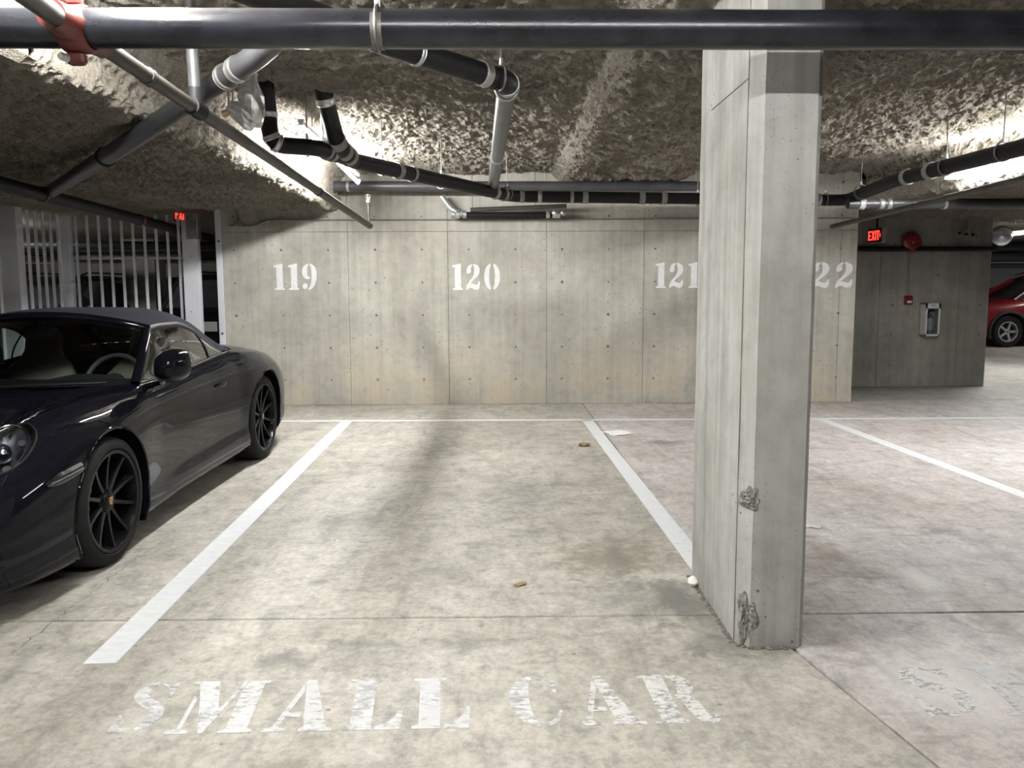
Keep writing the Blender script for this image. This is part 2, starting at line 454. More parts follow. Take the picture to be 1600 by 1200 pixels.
def slab(poly, name, mat, parent):
    """a cast slab with a small arris along its joints"""
    c = Vector((sum(p[0] for p in poly)/len(poly), sum(p[1] for p in poly)/len(poly), 0))
    g = .0055; out = []; n = len(poly); inn = []
    for i in range(n):
        a, b, d = Vector((*poly[i-1], 0)), Vector((*poly[i], 0)), Vector((*poly[(i+1) % n], 0))
        e1 = (b-a).normalized(); e2 = (d-b).normalized()
        n1 = Vector((-e1.y, e1.x, 0)); n2 = Vector((-e2.y, e2.x, 0))
        if n1.dot(c-b) < 0: n1 = -n1
        if n2.dot(c-b) < 0: n2 = -n2
        k = (n1+n2)/(1+n1.dot(n2)); out.append(b+k*g); inn.append(b+k*(g+.004))
    V = [(p.x, p.y, -.02) for p in out]+[(p.x, p.y, -.004) for p in out]+[(p.x, p.y, 0) for p in inn]
    ar = sum(poly[i][0]*poly[(i+1) % n][1]-poly[(i+1) % n][0]*poly[i][1] for i in range(n))
    F = [tuple(range(2*n, 3*n)) if ar > 0 else tuple(range(3*n-1, 2*n-1, -1))]
    for L in (0, 1):
        for i in range(n): F.append((L*n+i, L*n+(i+1) % n, (L+1)*n+(i+1) % n, (L+1)*n+i))
    o = MB().add(V, F).build(name, mat, parent, smooth=False)
    return o

fl = struct(MB().box((2, 8, -.062), (44, 48, .10)).build('floor', MAT['joint'], smooth=False), 'stained concrete garage floor')
jy0 = at_z(300, 974); jy1 = at_z(1590, 950); JY = .5*(jy0.y+jy1.y)
ja = at_z(1470, 1200); jb = at_z(1243, 1016); jc = at_z(1097, 874); jd = at_z(930, 656)
print('joint', JY, ja, jb, jc, jd)
k1 = (jb.x-ja.x)/(jb.y-ja.y)
xj_front = lambda y: ja.x+k1*(y-ja.y)
xj0 = xj_front(-6.0); xj1 = xj_front(JY)
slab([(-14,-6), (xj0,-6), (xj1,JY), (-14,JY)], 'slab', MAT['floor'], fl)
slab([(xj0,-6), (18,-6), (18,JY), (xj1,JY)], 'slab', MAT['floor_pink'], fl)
xk = jc.x+(jd.x-jc.x)*(WALL_Y-jc.y)/(jd.y-jc.y)
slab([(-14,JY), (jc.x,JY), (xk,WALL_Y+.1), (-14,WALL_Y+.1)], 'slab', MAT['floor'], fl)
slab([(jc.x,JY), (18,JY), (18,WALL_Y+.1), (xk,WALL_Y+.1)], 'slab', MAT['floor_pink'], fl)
slab([(-14,WALL_Y+.1), (18,WALL_Y+.1), (18,31), (-14,31)], 'slab', MAT['floor_far'], fl)

def crack(px_pts, w, seed):
    rs = random.Random(seed); pts = [at_z(*q) for q in px_pts]; P = []
    for i in range(len(pts)-1):
        n = 9
        for k in range(n): P.append(pts[i].lerp(pts[i+1], k/n)+Vector((rs.uniform(-.012,.012), rs.uniform(-.012,.012), 0)))
    P.append(pts[-1]); A = []; B = []
    for i, p in enumerate(P):
        t = (P[min(i+1, len(P)-1)]-P[max(i-1, 0)]).normalized(); s_ = Vector((-t.y, t.x, 0))*w*rs.uniform(.3, 1)
        A.append((p.x+s_.x, p.y+s_.y, .0006)); B.append((p.x-s_.x, p.y-s_.y, .0006))
    MB().grid([A, B]).build('crack', MAT['joint'], fl, smooth=False)
crack([(20,1020), (90,966), (130,936), (168,906), (215,872), (264,838)], .0022, 1)
crack([(1405,650), (1470,660), (1540,690), (1600,696)], .004, 2)
crack([(640,662), (700,700)], .002, 3)

# ---- cast walls: a core with one panel per formwork sheet
def cast_wall(name, x0, x1, y, z1, joints, zj, mat, label, depth=.25, panel=.018):
    core = struct(MB().box(((x0+x1)/2, y+panel+.003+depth/2, z1/2), (x1-x0-.02, depth, z1)).build(name, MAT['joint'], smooth=False), label)
    xs = [x0]+[j for j in joints if x0+.05 < j < x1-.05]+[x1]
    zs = [0.0]+[z for z in zj if z < z1]+[z1]
    for i in range(len(xs)-1):
        for k in range(len(zs)-1):
            w = xs[i+1]-xs[i]; h = zs[k+1]-zs[k]
            j = random.uniform(-.0015, .0015)
            MB().box(((xs[i]+xs[i+1])/2, y+(panel+.02)/2+j+.0, (zs[k]+zs[k+1])/2), (w-.003, panel+.02, h-.003), bev=.0035).build('concrete_panel', mat, core, smooth=False)
    return core
def wx(px, Y=None, py=500): return at_y(px, py, Y or WALL_Y).x
zj = at_y(900, 361, WALL_Y).z
print('zj', zj)
cast_wall('wall_back', WX0, WX1, WALL_Y, Z_HI+.06, [wx(546), wx(701), wx(854), wx(1005), wx(1160), wx(1310)], [zj], MAT['wall'], 'cast concrete back wall with stencilled bay numbers')
# short plain return of the back wall
FX1 = at_y(1543, 500, FAR_Y).x
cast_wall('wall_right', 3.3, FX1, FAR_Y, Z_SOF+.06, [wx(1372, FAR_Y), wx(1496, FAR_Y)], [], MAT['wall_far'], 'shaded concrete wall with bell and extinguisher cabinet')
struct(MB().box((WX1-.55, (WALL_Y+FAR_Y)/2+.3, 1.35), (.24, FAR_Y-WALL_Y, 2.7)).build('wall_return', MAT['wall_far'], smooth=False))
# outer walls of the garage, far off
struct(MB().box((2, 30.1, 1.5), (44, .2, 3.2)).build('wall_far', MAT['wall_far'], smooth=False))
struct(MB().box((-14, 12, 1.5), (.2, 38, 3.2)).build('wall_left', MAT['wall_far'], smooth=False))
struct(MB().box((18, 12, 1.5), (.2, 38, 3.2)).build('wall_outer', MAT['wall_far'], smooth=False))
struct(MB().box((2, -6.1, 1.5), (44, .2, 3.2)).build('wall_behind', MAT['wall_far'], smooth=False))

# ---- ceiling: sprayed fireproofing over slab, drop panel and soffits
def hash2(ix, iy, seed):
    h = (ix.astype(np.int64)*374761393+iy.astype(np.int64)*668265263+seed*1442695041) & 0xffffffff
    h = ((h ^ (h >> 13))*1274126177) & 0xffffffff
    return ((h ^ (h >> 16)) & 0xffff)/65535.0
def vnoise(x, y, seed):
    ix = np.floor(x); iy = np.floor(y); fx = x-ix; fy = y-iy
    fx = fx*fx*(3-2*fx); fy = fy*fy*(3-2*fy)
    a = hash2(ix, iy, seed); b = hash2(ix+1, iy, seed); c = hash2(ix, iy+1, seed); d = hash2(ix+1, iy+1, seed)
    return (a*(1-fx)+b*fx)*(1-fy)+(c*(1-fx)+d*fx)*fy
def fuzz(s, y):
    w = (vnoise(s/.22, y/.22, 3)-.5)*.09
    h = .018*(vnoise((s+w)/.15, y/.15, 1)-.5)+.040*(vnoise((s+w)/.066, y/.066, 5)-.5)+.028*(vnoise(s/.036, (y+w)/.036, 8)-.5)
    h = h+.030*(vnoise((s+w)/.0235, y/.0235, 21)-.5)
    big = .030*(vnoise(s/.7, y/.7, 9)-.5)
    lumps = np.maximum(0, vnoise(s/.085, y/.085, 13)-.70)*.11
    return h+big-lumps
PROF = [(-14.0, Z_SOF), (X_SL-.02, Z_SOF), (X_SL+.02, Z_SOF+.03), (X_SL+.05, Z_HI-.05), (X_SL+.10, Z_HI), (.54, Z_HI), (.60, Z_HI-.01), (.70, Z_PAN+.015), (.76, Z_PAN),
        (2.02, Z_PAN), (2.10, Z_PAN+.02), (2.24, Z_HI), (2.32, Z_HI), (X_SR-.10, Z_HI), (X_SR-.05, Z_HI-.05), (X_SR-.02, Z_SOF+.03), (X_SR+.02, Z_SOF), (18.0, Z_SOF)]
def ceiling(name, sa, sb, ya, yb, ds, dy, label):
    P = np.array(PROF); seg = np.hypot(*np.diff(P, axis=0).T); cum = np.concatenate([[0], np.cumsum(seg)])
    sof = lambda X: np.interp(X, P[:, 0], cum)
    s0, s1 = sof(sa), sof(sb)
    s = np.linspace(s0, s1, max(2, int((s1-s0)/ds)))
    if ds > .1: s = np.unique(np.concatenate([s, cum[(cum > s0) & (cum < s1)]]))
    y = np.linspace(ya, yb, max(2, int((yb-ya)/dy)))
    X = np.interp(s, cum, P[:, 0]); Z = np.interp(s, cum, P[:, 1])
    tx = np.gradient(X, s); tz = np.gradient(Z, s); L = np.hypot(tx, tz); nx, nz = tz/L, -tx/L     # faces down / into the bay
    S, Y = np.meshgrid(s, y, indexing='ij')
    H = fuzz(S, Y) if ds < .1 else np.zeros_like(S)
    V = np.stack([X[:, None]+nx[:, None]*H, Y, Z[:, None]+nz[:, None]*H], -1).reshape(-1, 3)
    a, b = S.shape; I = np.arange(a*b).reshape(a, b)
    F = np.stack([I[:-1, :-1], I[:-1, 1:], I[1:, 1:], I[1:, :-1]], -1).reshape(-1, 4)
    me = bpy.data.meshes.new(name)
    me.vertices.add(len(V)); me.vertices.foreach_set('co', V.ravel())
    me.loops.add(F.size); me.loops.foreach_set('vertex_index', F.ravel())
    me.polygons.add(len(F)); me.polygons.foreach_set('loop_start', np.arange(0, F.size, 4)); me.polygons.foreach_set('loop_total', np.full(len(F), 4))
    me.polygons.foreach_set('use_smooth', np.zeros(len(F), bool)); me.update(calc_edges=True)
    me.materials.append(MAT['fuzz'])
    o = bpy.data.objects.new(name, me); COL.objects.link(o); return struct(o, label)
main = ceiling('ceiling', -3.4, 5.2, 3.3, WALL_Y+.02, .0125, .0125, 'ceiling covered in rough sprayed fireproofing')
ceiling('ceiling_soffit', -5.8, -3.4, 3.3, WALL_Y+.02, .025, .025, 'rough sprayed soffit above the convertible')
ceiling('ceiling_soffit', 5.2, 7.2, 3.3, WALL_Y+.02, .025, .025, 'rough sprayed soffit towards the exit passage')
for (a, b, c, d) in ((-14, 18, -6, 3.3), (-14, -5.8, 3.3, WALL_Y+.02), (7.2, 18, 3.3, WALL_Y+.02)):
    ceiling('ceiling_outer', a, b, c, d, .5, .5, 'ceiling beyond the bay')
ceiling('ceiling_passage', 4.45, 8.2, WALL_Y+.02, 11.6, .03, .03, 'rough sprayed soffit over the passage')
struct(MB().box((-6, 20, Z_SOF+.12), (19, 21.2, .2)).build('ceiling_beyond', MAT['fuzz'], smooth=False))
struct(MB().box((12, 20, Z_SOF+.26), (15.8, 21, .2)).build('ceiling_beyond', MAT['fuzz'], smooth=False))
struct(MB().box((2, 12, 3.05), (44, 40, .2)).build('ceiling_slab', MAT['wall_far'], smooth=False))

# ---- the pillar
pf = at_z(1155, 1008); pr = at_z(1254, 1012); pb = at_z(1094, 900)
PXL, PXR, PYF, PYB = pf.x-.012, pr.x+.004, .5*(pf.y+pr.y)-.015, pb.y
print('pillar', pf, pr, pb)
def column_mesh(x0, x1, y0, y1, z1, ch=.045, chr_=.02):
    pts = [(x0+ch, y0), (x1-chr_, y0), (x1, y0+chr_), (x1, y1-chr_), (x1-chr_, y1), (x0+chr_, y1), (x0, y1-chr_), (x0, y0+ch)]
    V = []; F = []; n = len(pts); m = 24
    for i in range(m+1):
        z = z1*i/m
        for (x, y) in pts: V.append((x+random.uniform(-.0012, .0012), y+random.uniform(-.0012, .0012), z))
    for i in range(m):
        for k in range(n): F.append((i*n+k, i*n+(k+1) % n, (i+1)*n+(k+1) % n, (i+1)*n+k))
    return MB().add(V, F)
PXL2, PXR2 = PXL-.002, PXR
pil = struct(column_mesh(PXL2, PXR2, PYF, PYB, Z_PAN+.05).build('column', MAT['pillar'], smooth=False), 'tall chamfered concrete pillar with chipped corner')
def rough_patch(name, c, nx, size, mat, parent, seed, amp=.012):
    """broken patch wrapped over the chamfered corner; nx: outward direction"""
    rs = random.Random(seed); n = Vector(nx).normalized(); t = n.cross(Vector((0,0,1))).normalized(); u = Vector((0,0,1))
    mb = MB(); rows = []; k = 15
    for i in range(k):
        row = []
        for j in range(k):
            a, b = 2*i/(k-1)-1, 2*j/(k-1)-1
            ra = math.sqrt(a*a+b*b)/max(1e-6, max(abs(a), abs(b))) if (a or b) else 1
            a2, b2 = a/ra, b/ra; r = math.hypot(a2, b2)
            ang = math.atan2(b2, a2); f = 1+.18*math.sin(3*ang+seed)+.10*math.sin(7*ang+2*seed)
            h = (1-r**3)*amp*(.35+rs.random()) if r < .97 else -.012
            row.append(Vector(c)+t*a2*f*size[0]+u*b2*f*size[1]+n*h)
        rows.append(row)
    return mb.grid(rows).build(name, mat, parent, smooth=False)
chd = (-1, -1, 0)
cc = Vector((PXL2+.0225, PYF+.0225, 0))
zz = at_y(1184, 780, PYF).z
rough_patch('spall_patch', cc+Vector((.012,-.010,zz)), (-.5,-1,0), (.042,.052), MAT['spall'], pil, 2)
rough_patch('spall_patch', cc+Vector((.012,-.008,.12)), (-.6,-1,0), (.040,.115), MAT['spall'], pil, 5)
gm = MB()
for (a, b) in (((PXL2, PYF+.05), (PXL2, PYB)), ((PXL2+.05, PYF), (PXR2-.02, PYF)), ((PXL2, PYF+.05), (PXL2+.05, PYF))):
    L = math.dist(a, b); n = int(L/.009)
    for i in range(n):
        t = (i+random.random())/n; p = (a[0]+(b[0]-a[0])*t, a[1]+(b[1]-a[1])*t)
        r = random.uniform(.003, .010)
        gm.sphere((p[0]-random.uniform(-.004,.016), p[1]-random.uniform(-.004,.012), r*.3), r, 6, 4, (1.5, 1.5, .7))
g_ = gm.build('grime_bead', MAT['grime'], pil, smooth=False); g_['kind'] = 'stuff'
# form seam down the pillar's flank and its sloping pour line
MB().box((PXL2-.001, PYF+.052, 1.3), (.003, .004, 2.6)).build('form_seam', MAT['joint'], pil, smooth=False)
q0 = at_x(1112, 172, PXL2); q1 = at_x(1181, 113, PXL2); q1.z += (PYF+.055-q1.y)*(q0.z-q1.z)/(q0.y-q1.y); q1.y = PYF+.055
MB().tube([(PXL2-.0005, q0.y, q0.z), (PXL2-.0005, q1.y, q1.z)], .002, 5).build('pour_line', MAT['joint'], pil)

# ------------------------------------------------------------------ fluorescent strip lamps and added fill strips
_tm = {}
def tube_mat(p):
    if p not in _tm: _tm[p] = emit('fluorescent_tube', (1.0,1.0,.985), TUBE_POWER*p*.62)
    return _tm[p]
def strip_lamp(a, b, label, z_top, power=1.0, twin=True):
    a, b = Vector(a), Vector(b); mid = (a+b)/2; d = (b-a).normalized(); L = (b-a).length
    side = d.cross(Vector((0,0,1)))
    root = thing('strip_light', label, 'light', (mid.x, mid.y, mid.z), 'fluorescent strip lights')
    rot = Matrix((( d.x, side.x, 0), (d.y, side.y, 0), (0, 0, 1))) 
    MB().box(mid+Vector((0,0,.050)), (L, .050 if twin else .034, .036), rot, .004).build('housing', MAT['white'], root, smooth=False)
    for k in (-1, 1):
        MB().box(mid+d*(k*(L/2-.010))+Vector((0,0,.022)), (.020, .130 if twin else .044, .030), rot, .004).build('lamp_holder', MAT['white'], root, smooth=False)
    n = max(1, round(L/1.2))
    for i in range(n):
        for k in ((-1, 1) if twin else (0,)):
            o_ = side*(k*.050)+Vector((0, 0, .02 if twin else .0))
            MB().tube([a+d*(L*i/n+.03)+o_, a+d*(L*(i+1)/n-.03)+o_], .013 if twin else .016, 10).build('tube', tube_mat(power if twin else power*1.6), root)
    if z_top > mid.z+.1:
        for k in (-.35, .35):
            MB().tube([mid+d*(k*L)+Vector((0,0,.07)), Vector(((mid+d*(k*L)).x, (mid+d*(k*L)).y, z_top))], .004, 6).build('hanger_wire', MAT['rod'], root)
    return root
l0 = at_z(470, 194, 2.60); l1 = at_z(560, 286, 2.52)
strip_lamp(l0, l1, 'glowing fluorescent tube under the ceiling behind the black waste pipes', Z_HI, 2.3, False)
strip_lamp((4.27, 5.0, 2.43), (4.27, 7.4, 2.42), 'fluorescent strip hidden behind the thick black pipe by the exit passage', Z_HI, 1.7)
strip_lamp((-.9, .95, 2.62), (1.5, .95, 2.62), 'fluorescent strip above the camera end of the parking bay', Z_HI, .85, False)
strip_lamp((-1.28, 2.08, 2.64), (-1.32, 3.28, 2.64), 'fluorescent strip beside the soffit edge just out of the picture above the convertible', Z_HI, 4.0)
strip_lamp((-4.6, -1.2, 2.25), (-2.2, -1.2, 2.25), 'unseen added fill strip over the drive aisle near the black convertible', Z_SOF, .2, False)  # weak fill lamp added behind the camera, out of view
strip_lamp((4.2, -1.0, 2.60), (6.6, -1.0, 2.60), 'unseen added fill strip over the drive aisle by the pale floor', Z_HI, .25, False)  # second fill added behind the camera, standing for no visible lamp
strip_lamp((8.6, 11.0, 2.25), (8.6, 13.4, 2.25), 'fluorescent strip in the passage beside the red car', Z_SOF, 1.7)
strip_lamp((13.5, 15.0, 2.25), (13.5, 17.4, 2.25), 'unseen added fill strip deep in the garage behind the red car', Z_SOF)  # added as fill for the back of the garage, source unseen
strip_lamp((-9.2, 10.8, 2.2), (-6.8, 10.8, 2.2), 'unseen added fill strip in the storage aisle beyond the white fence', Z_SOF)  # fill added out of view to light the space behind the fence
strip_lamp((-13.0, 16.0, 2.2), (-13.0, 18.4, 2.2), 'unseen added fill strip on the far side of the storage aisle', Z_SOF)  # hidden fill, added for the depth beyond the fence

# ------------------------------------------------------------------ painted lines, bay numbers, lettering
def floor_line(p0, p1, w, label, mat=None):
    a, b = Vector(p0), Vector(p1); a.z = b.z = 0; d = (b-a).normalized(); s = Vector((-d.y, d.x, 0))*(w/2)
    T = .0015
    V = [a+s, a-s, b-s, b+s]; V = [(v.x, v.y, .0002) for v in V]+[(v.x, v.y, T) for v in V]
    o = MB().add(V, [(4,5,6,7) if (V[5][0]-V[4][0])*(V[6][1]-V[4][1])-(V[5][1]-V[4][1])*(V[6][0]-V[4][0]) > 0 else (7,6,5,4), (0,1,5,4), (1,2,6,5), (2,3,7,6), (3,0,4,7)]).build('parking_line', mat or MAT['line'], smooth=False)
    return tag(o, label, 'floor marking', 'white bay lines')
Lf, Ln = at_z(541, 659), at_z(155, 1037)
floor_line(Ln, Lf, .125, 'long white bay line between the black convertible and the empty bay')
Mf, Mn = at_z(917, 656), at_z(1100, 893)
floor_line(Mn, Mf, .115, 'white bay line that ends against the foot of the concrete pillar')
Rf, Rn = at_z(1283, 655), at_z(1640, 789)
Rn = Rf+(Rn-Rf)*((Rf.y-2.75)/(Rf.y-Rn.y))
floor_line(Rn, Rf, .115, 'white bay line on the pale floor on the far side of the pillar')
bl, br = at_z(436, 658), at_z(1600, 653)
d_ = (br-bl).normalized()
floor_line(bl-d_*2.0, br+d_*2.5, .085, 'thin white line across the heads of the bays along the back wall')

def arc(cx, cy, rx, ry, a0, a1, n=10):
    return [(cx+rx*math.cos(math.radians(a0+(a1-a0)*i/n)), cy+ry*math.sin(math.radians(a0+(a1-a0)*i/n))) for i in range(n+1)]
def smooth_poly(pts, it=2):
    for _ in range(it):
        q = []
        for i in range(len(pts)):
            a, b = pts[i], pts[(i+1) % len(pts)]
            q += [(.8*a[0]+.2*b[0], .8*a[1]+.2*b[1]), (.2*a[0]+.8*b[0], .2*a[1]+.8*b[1])]
        pts = q
    return pts
GL = {}   # stencil capitals and figures: (advance, [outlines])
GL['1'] = (.58, [[(.08,0),(.56,0),(.56,.05),(.48,.08),(.48,1.0),(.40,1.0),(.06,.93),(.06,.86),(.18,.87),(.18,.08),(.08,.05)]])
GL['0'] = (.82, [arc(.355,.5,.345,.5,96,264,14)+arc(.355,.5,.10,.42,258,102,14), arc(.425,.5,.345,.5,84,-84,14)+arc(.425,.5,.10,.42,-78,78,14)])
GL['2'] = (.80, [smooth_poly([(.06,.66),(.07,.80),(.15,.92),(.30,.985),(.33,.985),(.33,.90),(.27,.84),(.29,.74),(.26,.65),(.17,.61),(.10,.62)],1),
                 smooth_poly([(.38,.99),(.52,.97),(.66,.89),(.71,.75),(.67,.61),(.55,.48),(.38,.36),(.26,.24),(.36,.245),(.46,.20),(.55,.19),(.61,.24),(.64,.33),(.70,.33),(.70,.16),(.65,.03),(.54,-.01),(.42,.02),(.28,.08),(.15,.05),(.10,0),(.04,0),(.05,.14),(.15,.30),(.33,.46),(.42,.60),(.44,.76),(.42,.88),(.38,.93)],1)])
GL['9'] = (.80, [smooth_poly([(.40,1.0),(.55,.96),(.68,.84),(.73,.64),(.71,.40),(.62,.17),(.46,.02),(.32,-.01),(.30,.05),(.40,.12),(.46,.28),(.48,.46),(.48,.72),(.46,.88),(.40,.94)],1),
                 smooth_poly([(.34,1.0),(.18,.95),(.06,.83),(.03,.67),(.07,.52),(.19,.42),(.32,.40),(.42,.43),(.42,.49),(.34,.48),(.29,.56),(.28,.70),(.29,.86),(.34,.94)],1),
                 smooth_poly([(.08,.21),(.17,.26),(.26,.22),(.28,.12),(.22,.04),(.13,.02),(.06,.07),(.04,.14)],1)])
GL['S'] = (.86, [smooth_poly([(.36,1.0),(.24,.95),(.15,.86),(.13,.73),(.19,.62),(.33,.52),(.50,.43),(.56,.34),(.54,.22),(.46,.11),(.50,.05),(.62,.10),(.74,.21),(.78,.36),(.72,.50),(.58,.60),(.42,.68),(.34,.76),(.35,.86),(.42,.95),(.42,1.0)],1),
                 smooth_poly([(.48,1.0),(.58,.97),(.64,.93),(.72,1.0),(.75,1.0),(.75,.68),(.70,.68),(.64,.83),(.55,.91),(.48,.94)],1),
                 smooth_poly([(.44,.03),(.40,0),(.31,.01),(.22,.06),(.14,0),(.10,0),(.10,.36),(.15,.36),(.22,.20),(.31,.10),(.40,.08)],1)])
GL['M'] = (1.34, [[(.0,0),(.33,0),(.33,.05),(.22,.08),(.22,.64),(.15,.70),(.15,.08),(.0,.05)],
                  [(.02,1.0),(.44,1.0),(.64,.42),(.86,1.0),(.90,1.0),(.90,.94),(.56,.0),(.50,.0),(.20,.78),(.13,.94),(.02,.95)],
                  [(.88,.84),(.94,1.0),(1.28,1.0),(1.28,.95),(1.20,.93),(1.20,.07),(1.28,.05),(1.28,0),(.78,0),(.78,.05),(.88,.07)]])
GL['A'] = (1.08, [[(.0,0),(.33,0),(.33,.05),(.22,.08),(.28,.26),(.50,.26),(.50,.34),(.31,.34),(.46,.76),(.42,.92),(.13,.09),(.0,.05)],
                  [(.46,1.0),(.60,1.0),(.93,.07),(1.03,.05),(1.03,0),(.53,0),(.53,.05),(.60,.08),(.55,.26),(.55,.34),(.44,.94)]])
GL['L'] = (.94, [[(.0,0),(.43,0),(.43,.93),(.53,.95),(.53,1.0),(.0,1.0),(.0,.95),(.10,.93),(.10,.07),(.0,.05)],
                 [(.49,0),(.86,0),(.90,.40),(.84,.40),(.78,.25),(.68,.14),(.56,.08),(.49,.07)]])
GL['C'] = (.92, [arc(.47,.5,.45,.51,92,268,16)+arc(.47,.5,.13,.44,262,98,16),
                 smooth_poly([(.52,1.01),(.62,.97),(.70,.91),(.77,1.0),(.81,1.0),(.81,.62),(.76,.62),(.71,.78),(.63,.89),(.52,.95)],1),
                 smooth_poly([(.52,-.01),(.64,.01),(.76,.10),(.84,.28),(.79,.30),(.71,.17),(.62,.09),(.52,.06)],1)])
GL['R'] = (1.06, [[(.0,0),(.50,0),(.50,.05),(.43,.07),(.43,1.0),(.0,1.0),(.0,.95),(.10,.93),(.10,.07),(.0,.05)],
                  smooth_poly([(.49,1.0),(.66,.99),(.82,.92),(.88,.77),(.83,.63),(.70,.55),(.80,.46),(.84,.30),(.86,.13),(.92,.09),(.98,.18),(1.02,.16),(1.0,.05),(.90,-.01),(.74,.0),(.64,.09),(.58,.28),(.56,.46),(.49,.50),(.49,.55),(.56,.60),(.58,.75),(.56,.90),(.49,.94)],1)])
def lettering(text, T, label, cat, name, mats, h=.0012, kern=.06, space=.62, group=None, loc=(0,0,0), part='letter'):
    root = thing(name, label, cat, loc, group); x = 0; k = 0
    for ch in text:
        if ch == ' ': x += space; continue
        adv, polys = GL[ch]; mb = MB()
        for p in polys: mb.prism([(q[0]+x, q[1]) for q in p], T, h)
        mb.build(part, mats[k % len(mats)], root, smooth=False); k += 1
        x += adv+kern
    return root
def text_width(text, kern=.06, space=.62):
    w = 0
    for ch in text: w += space if ch == ' ' else GL[ch][0]+kern
    return w-kern
def wall_number(text, xa, xb, yt, yb, label, first=None):
    a = at_y(xa, yb, WALL_Y); b = at_y(xb, yb, WALL_Y); t = at_y(xa, yt, WALL_Y)
    s = t.z-a.z; wscale = (b.x-a.x)/text_width(text, .10)
    yy = WALL_Y-.0030
    T = lambda u, v, h: (a.x+u*wscale, yy-h*.5, a.z+v*s)
    lettering(text, T, label, 'painted number', 'stencil_number', [MAT['number']], .002, .10, loc=(a.x, yy, a.z), group='bay numbers on the back wall', part='digit')
wall_number('119', 427, 498, 412, 453, 'white stencilled 119 on the back wall nearest the convertible')
wall_number('120', 705, 783, 412, 453, 'white stencilled 120 on the back wall at the head of the empty bay')
wall_number('121', 1022, 1092, 410, 450, 'white stencilled number 121 on the back wall beside the pillar')
wall_number('122', 1239, 1335, 409, 450, 'white stencilled number 122 on the back wall, its first figure behind the pillar')

# SMALL CAR, laid out on the floor between its four corners
def floor_text(text, q00, q10, q01, q11, label, mats):
    P = [at_z(*q) for q in (q00, q10, q01, q11)]; W = text_width(text, .10, .46)
    def T(u, v, h):
        s = u/W; p = P[0]*(1-s)*(1-v)+P[1]*s*(1-v)+P[2]*(1-s)*v+P[3]*s*v
        return (p.x, p.y, .0003+h)
    lettering(text, T, label, 'floor marking', 'floor_lettering', mats, .0012, .10, .46, loc=(P[0].x, P[0].y, 0))
lw = [MAT['letter_worn'], MAT['letter_ok'], MAT['letter_ok'], MAT['letter_worn'], MAT['letter_ok'], MAT['letter_worn'], MAT['letter_flaked'], MAT['letter_flaked']]
floor_text('SMALL CAR', (152, 1150), (1136, 1129), (212, 1067), (1090, 1054), 'worn white words SMALL CAR stencilled across the front of the empty bay', lw)
s0 = at_z(1456, 1120); s1 = at_z(1395, 1045)
e0 = at_z(1456+60, 1117)
W2 = text_width('SMALL CAR', .10, .46)
P00 = at_z(152,1150); P10 = at_z(1136,1129); ux = (P10-P00)/W2; P01 = at_z(212,1067); uy = (P01-P00)
uy.x = 0.02
st = at_z(1440, 1121)
def T2(u, v, h):
    p = st+ux*(1.42*u)+uy*v; return (p.x, p.y, .0003+h)
lettering('SMALL CAR', T2, 'broad white lettering on the pale floor cut off by the picture edge', 'floor marking', 'floor_lettering', [MAT['letter_flaked'], MAT['letter_ok']], .0012, .10, .46, loc=tuple(st))

# ------------------------------------------------------------------ pipes under the ceiling
def fillet(pts, r, n=5):
    pts = [Vector(p) for p in pts]; out = [pts[0]]
    for i in range(1, len(pts)-1):
        a, b, c = pts[i-1], pts[i], pts[i+1]; d1 = (a-b).normalized(); d2 = (c-b).normalized()
        k = min(r, (a-b).length*.45, (c-b).length*.45); p0 = b+d1*k; p2 = b+d2*k
        for j in range(n+1):
            t = j/n; out.append(p0*(1-t)**2+b*2*t*(1-t)+p2*t*t)
    out.append(pts[-1]); return out
def run(pts, r, name, label, mat, bend=.1, bands=(), cat='pipe', group=None, band_mat='band_dull', ends=False, sides=18):
    """one length of pipe; bands: (fraction of the length, width)"""
    pts = fillet(pts, bend) if len(pts) > 2 else [Vector(p) for p in pts]
    root = thing(name, label, cat, tuple(pts[0]), group)
    MB().tube(pts, r, sides).build('barrel', mat, root)
    L = [0]
    for i in range(1, len(pts)): L.append(L[-1]+(pts[i]-pts[i-1]).length)
    def point(s):
        s = max(0, min(L[-1], s))
        for i in range(1, len(pts)):
            if s <= L[i] or i == len(pts)-1:
                t = (s-L[i-1])/(L[i]-L[i-1]); return pts[i-1].lerp(pts[i], t), (pts[i]-pts[i-1]).normalized()
    for b in bands:
        f, w = b[0], b[1]; bm = MAT[b[2]] if len(b) > 2 else MAT[band_mat]
        c, d = point(f*L[-1]); h = w/2
        prof = [(-h, r), (-h, r*1.10), (-h*.75, r*1.16), (-h*.55, r*1.10), (h*.55, r*1.10), (h*.75, r*1.16), (h, r*1.10), (h, r)]
        o = MB().lathe(prof, c, d, sides).build('coupling', bm, root)
    root['_len'] = L[-1]
    return root, point
def hanger(p, r, ztop, label, axis, rod=.0045, sway=0):
    """threaded rod with a split ring round the pipe"""
    p = Vector(p); root = thing('pipe_hanger', label, 'hanger', tuple(p), 'rod hangers under the ceiling')
    MB().tube([p+Vector((0,0,r+.035)), Vector((p.x+sway, p.y, ztop))], rod, 6).build('rod', MAT['rod'], root)
    ax = Vector(axis).normalized(); u = ax.cross(Vector((0,0,1))).normalized(); w = Vector((0,0,1))
    ring = [p+u*math.cos(2*PI*k/20)*(r+.006)+w*(math.sin(2*PI*k/20)*(r+.008)+.004) for k in range(20)]
    MB().tube(ring, .006, 6, closed=True).build('ring', MAT['rod'], root)
    MB().lathe([(-.012,.001), (-.012,.011), (.02,.011), (.02,.001)], p+Vector((0,0,r+.02)), (0,0,1), 6).build('nut', MAT['zinc'], root)
    return root

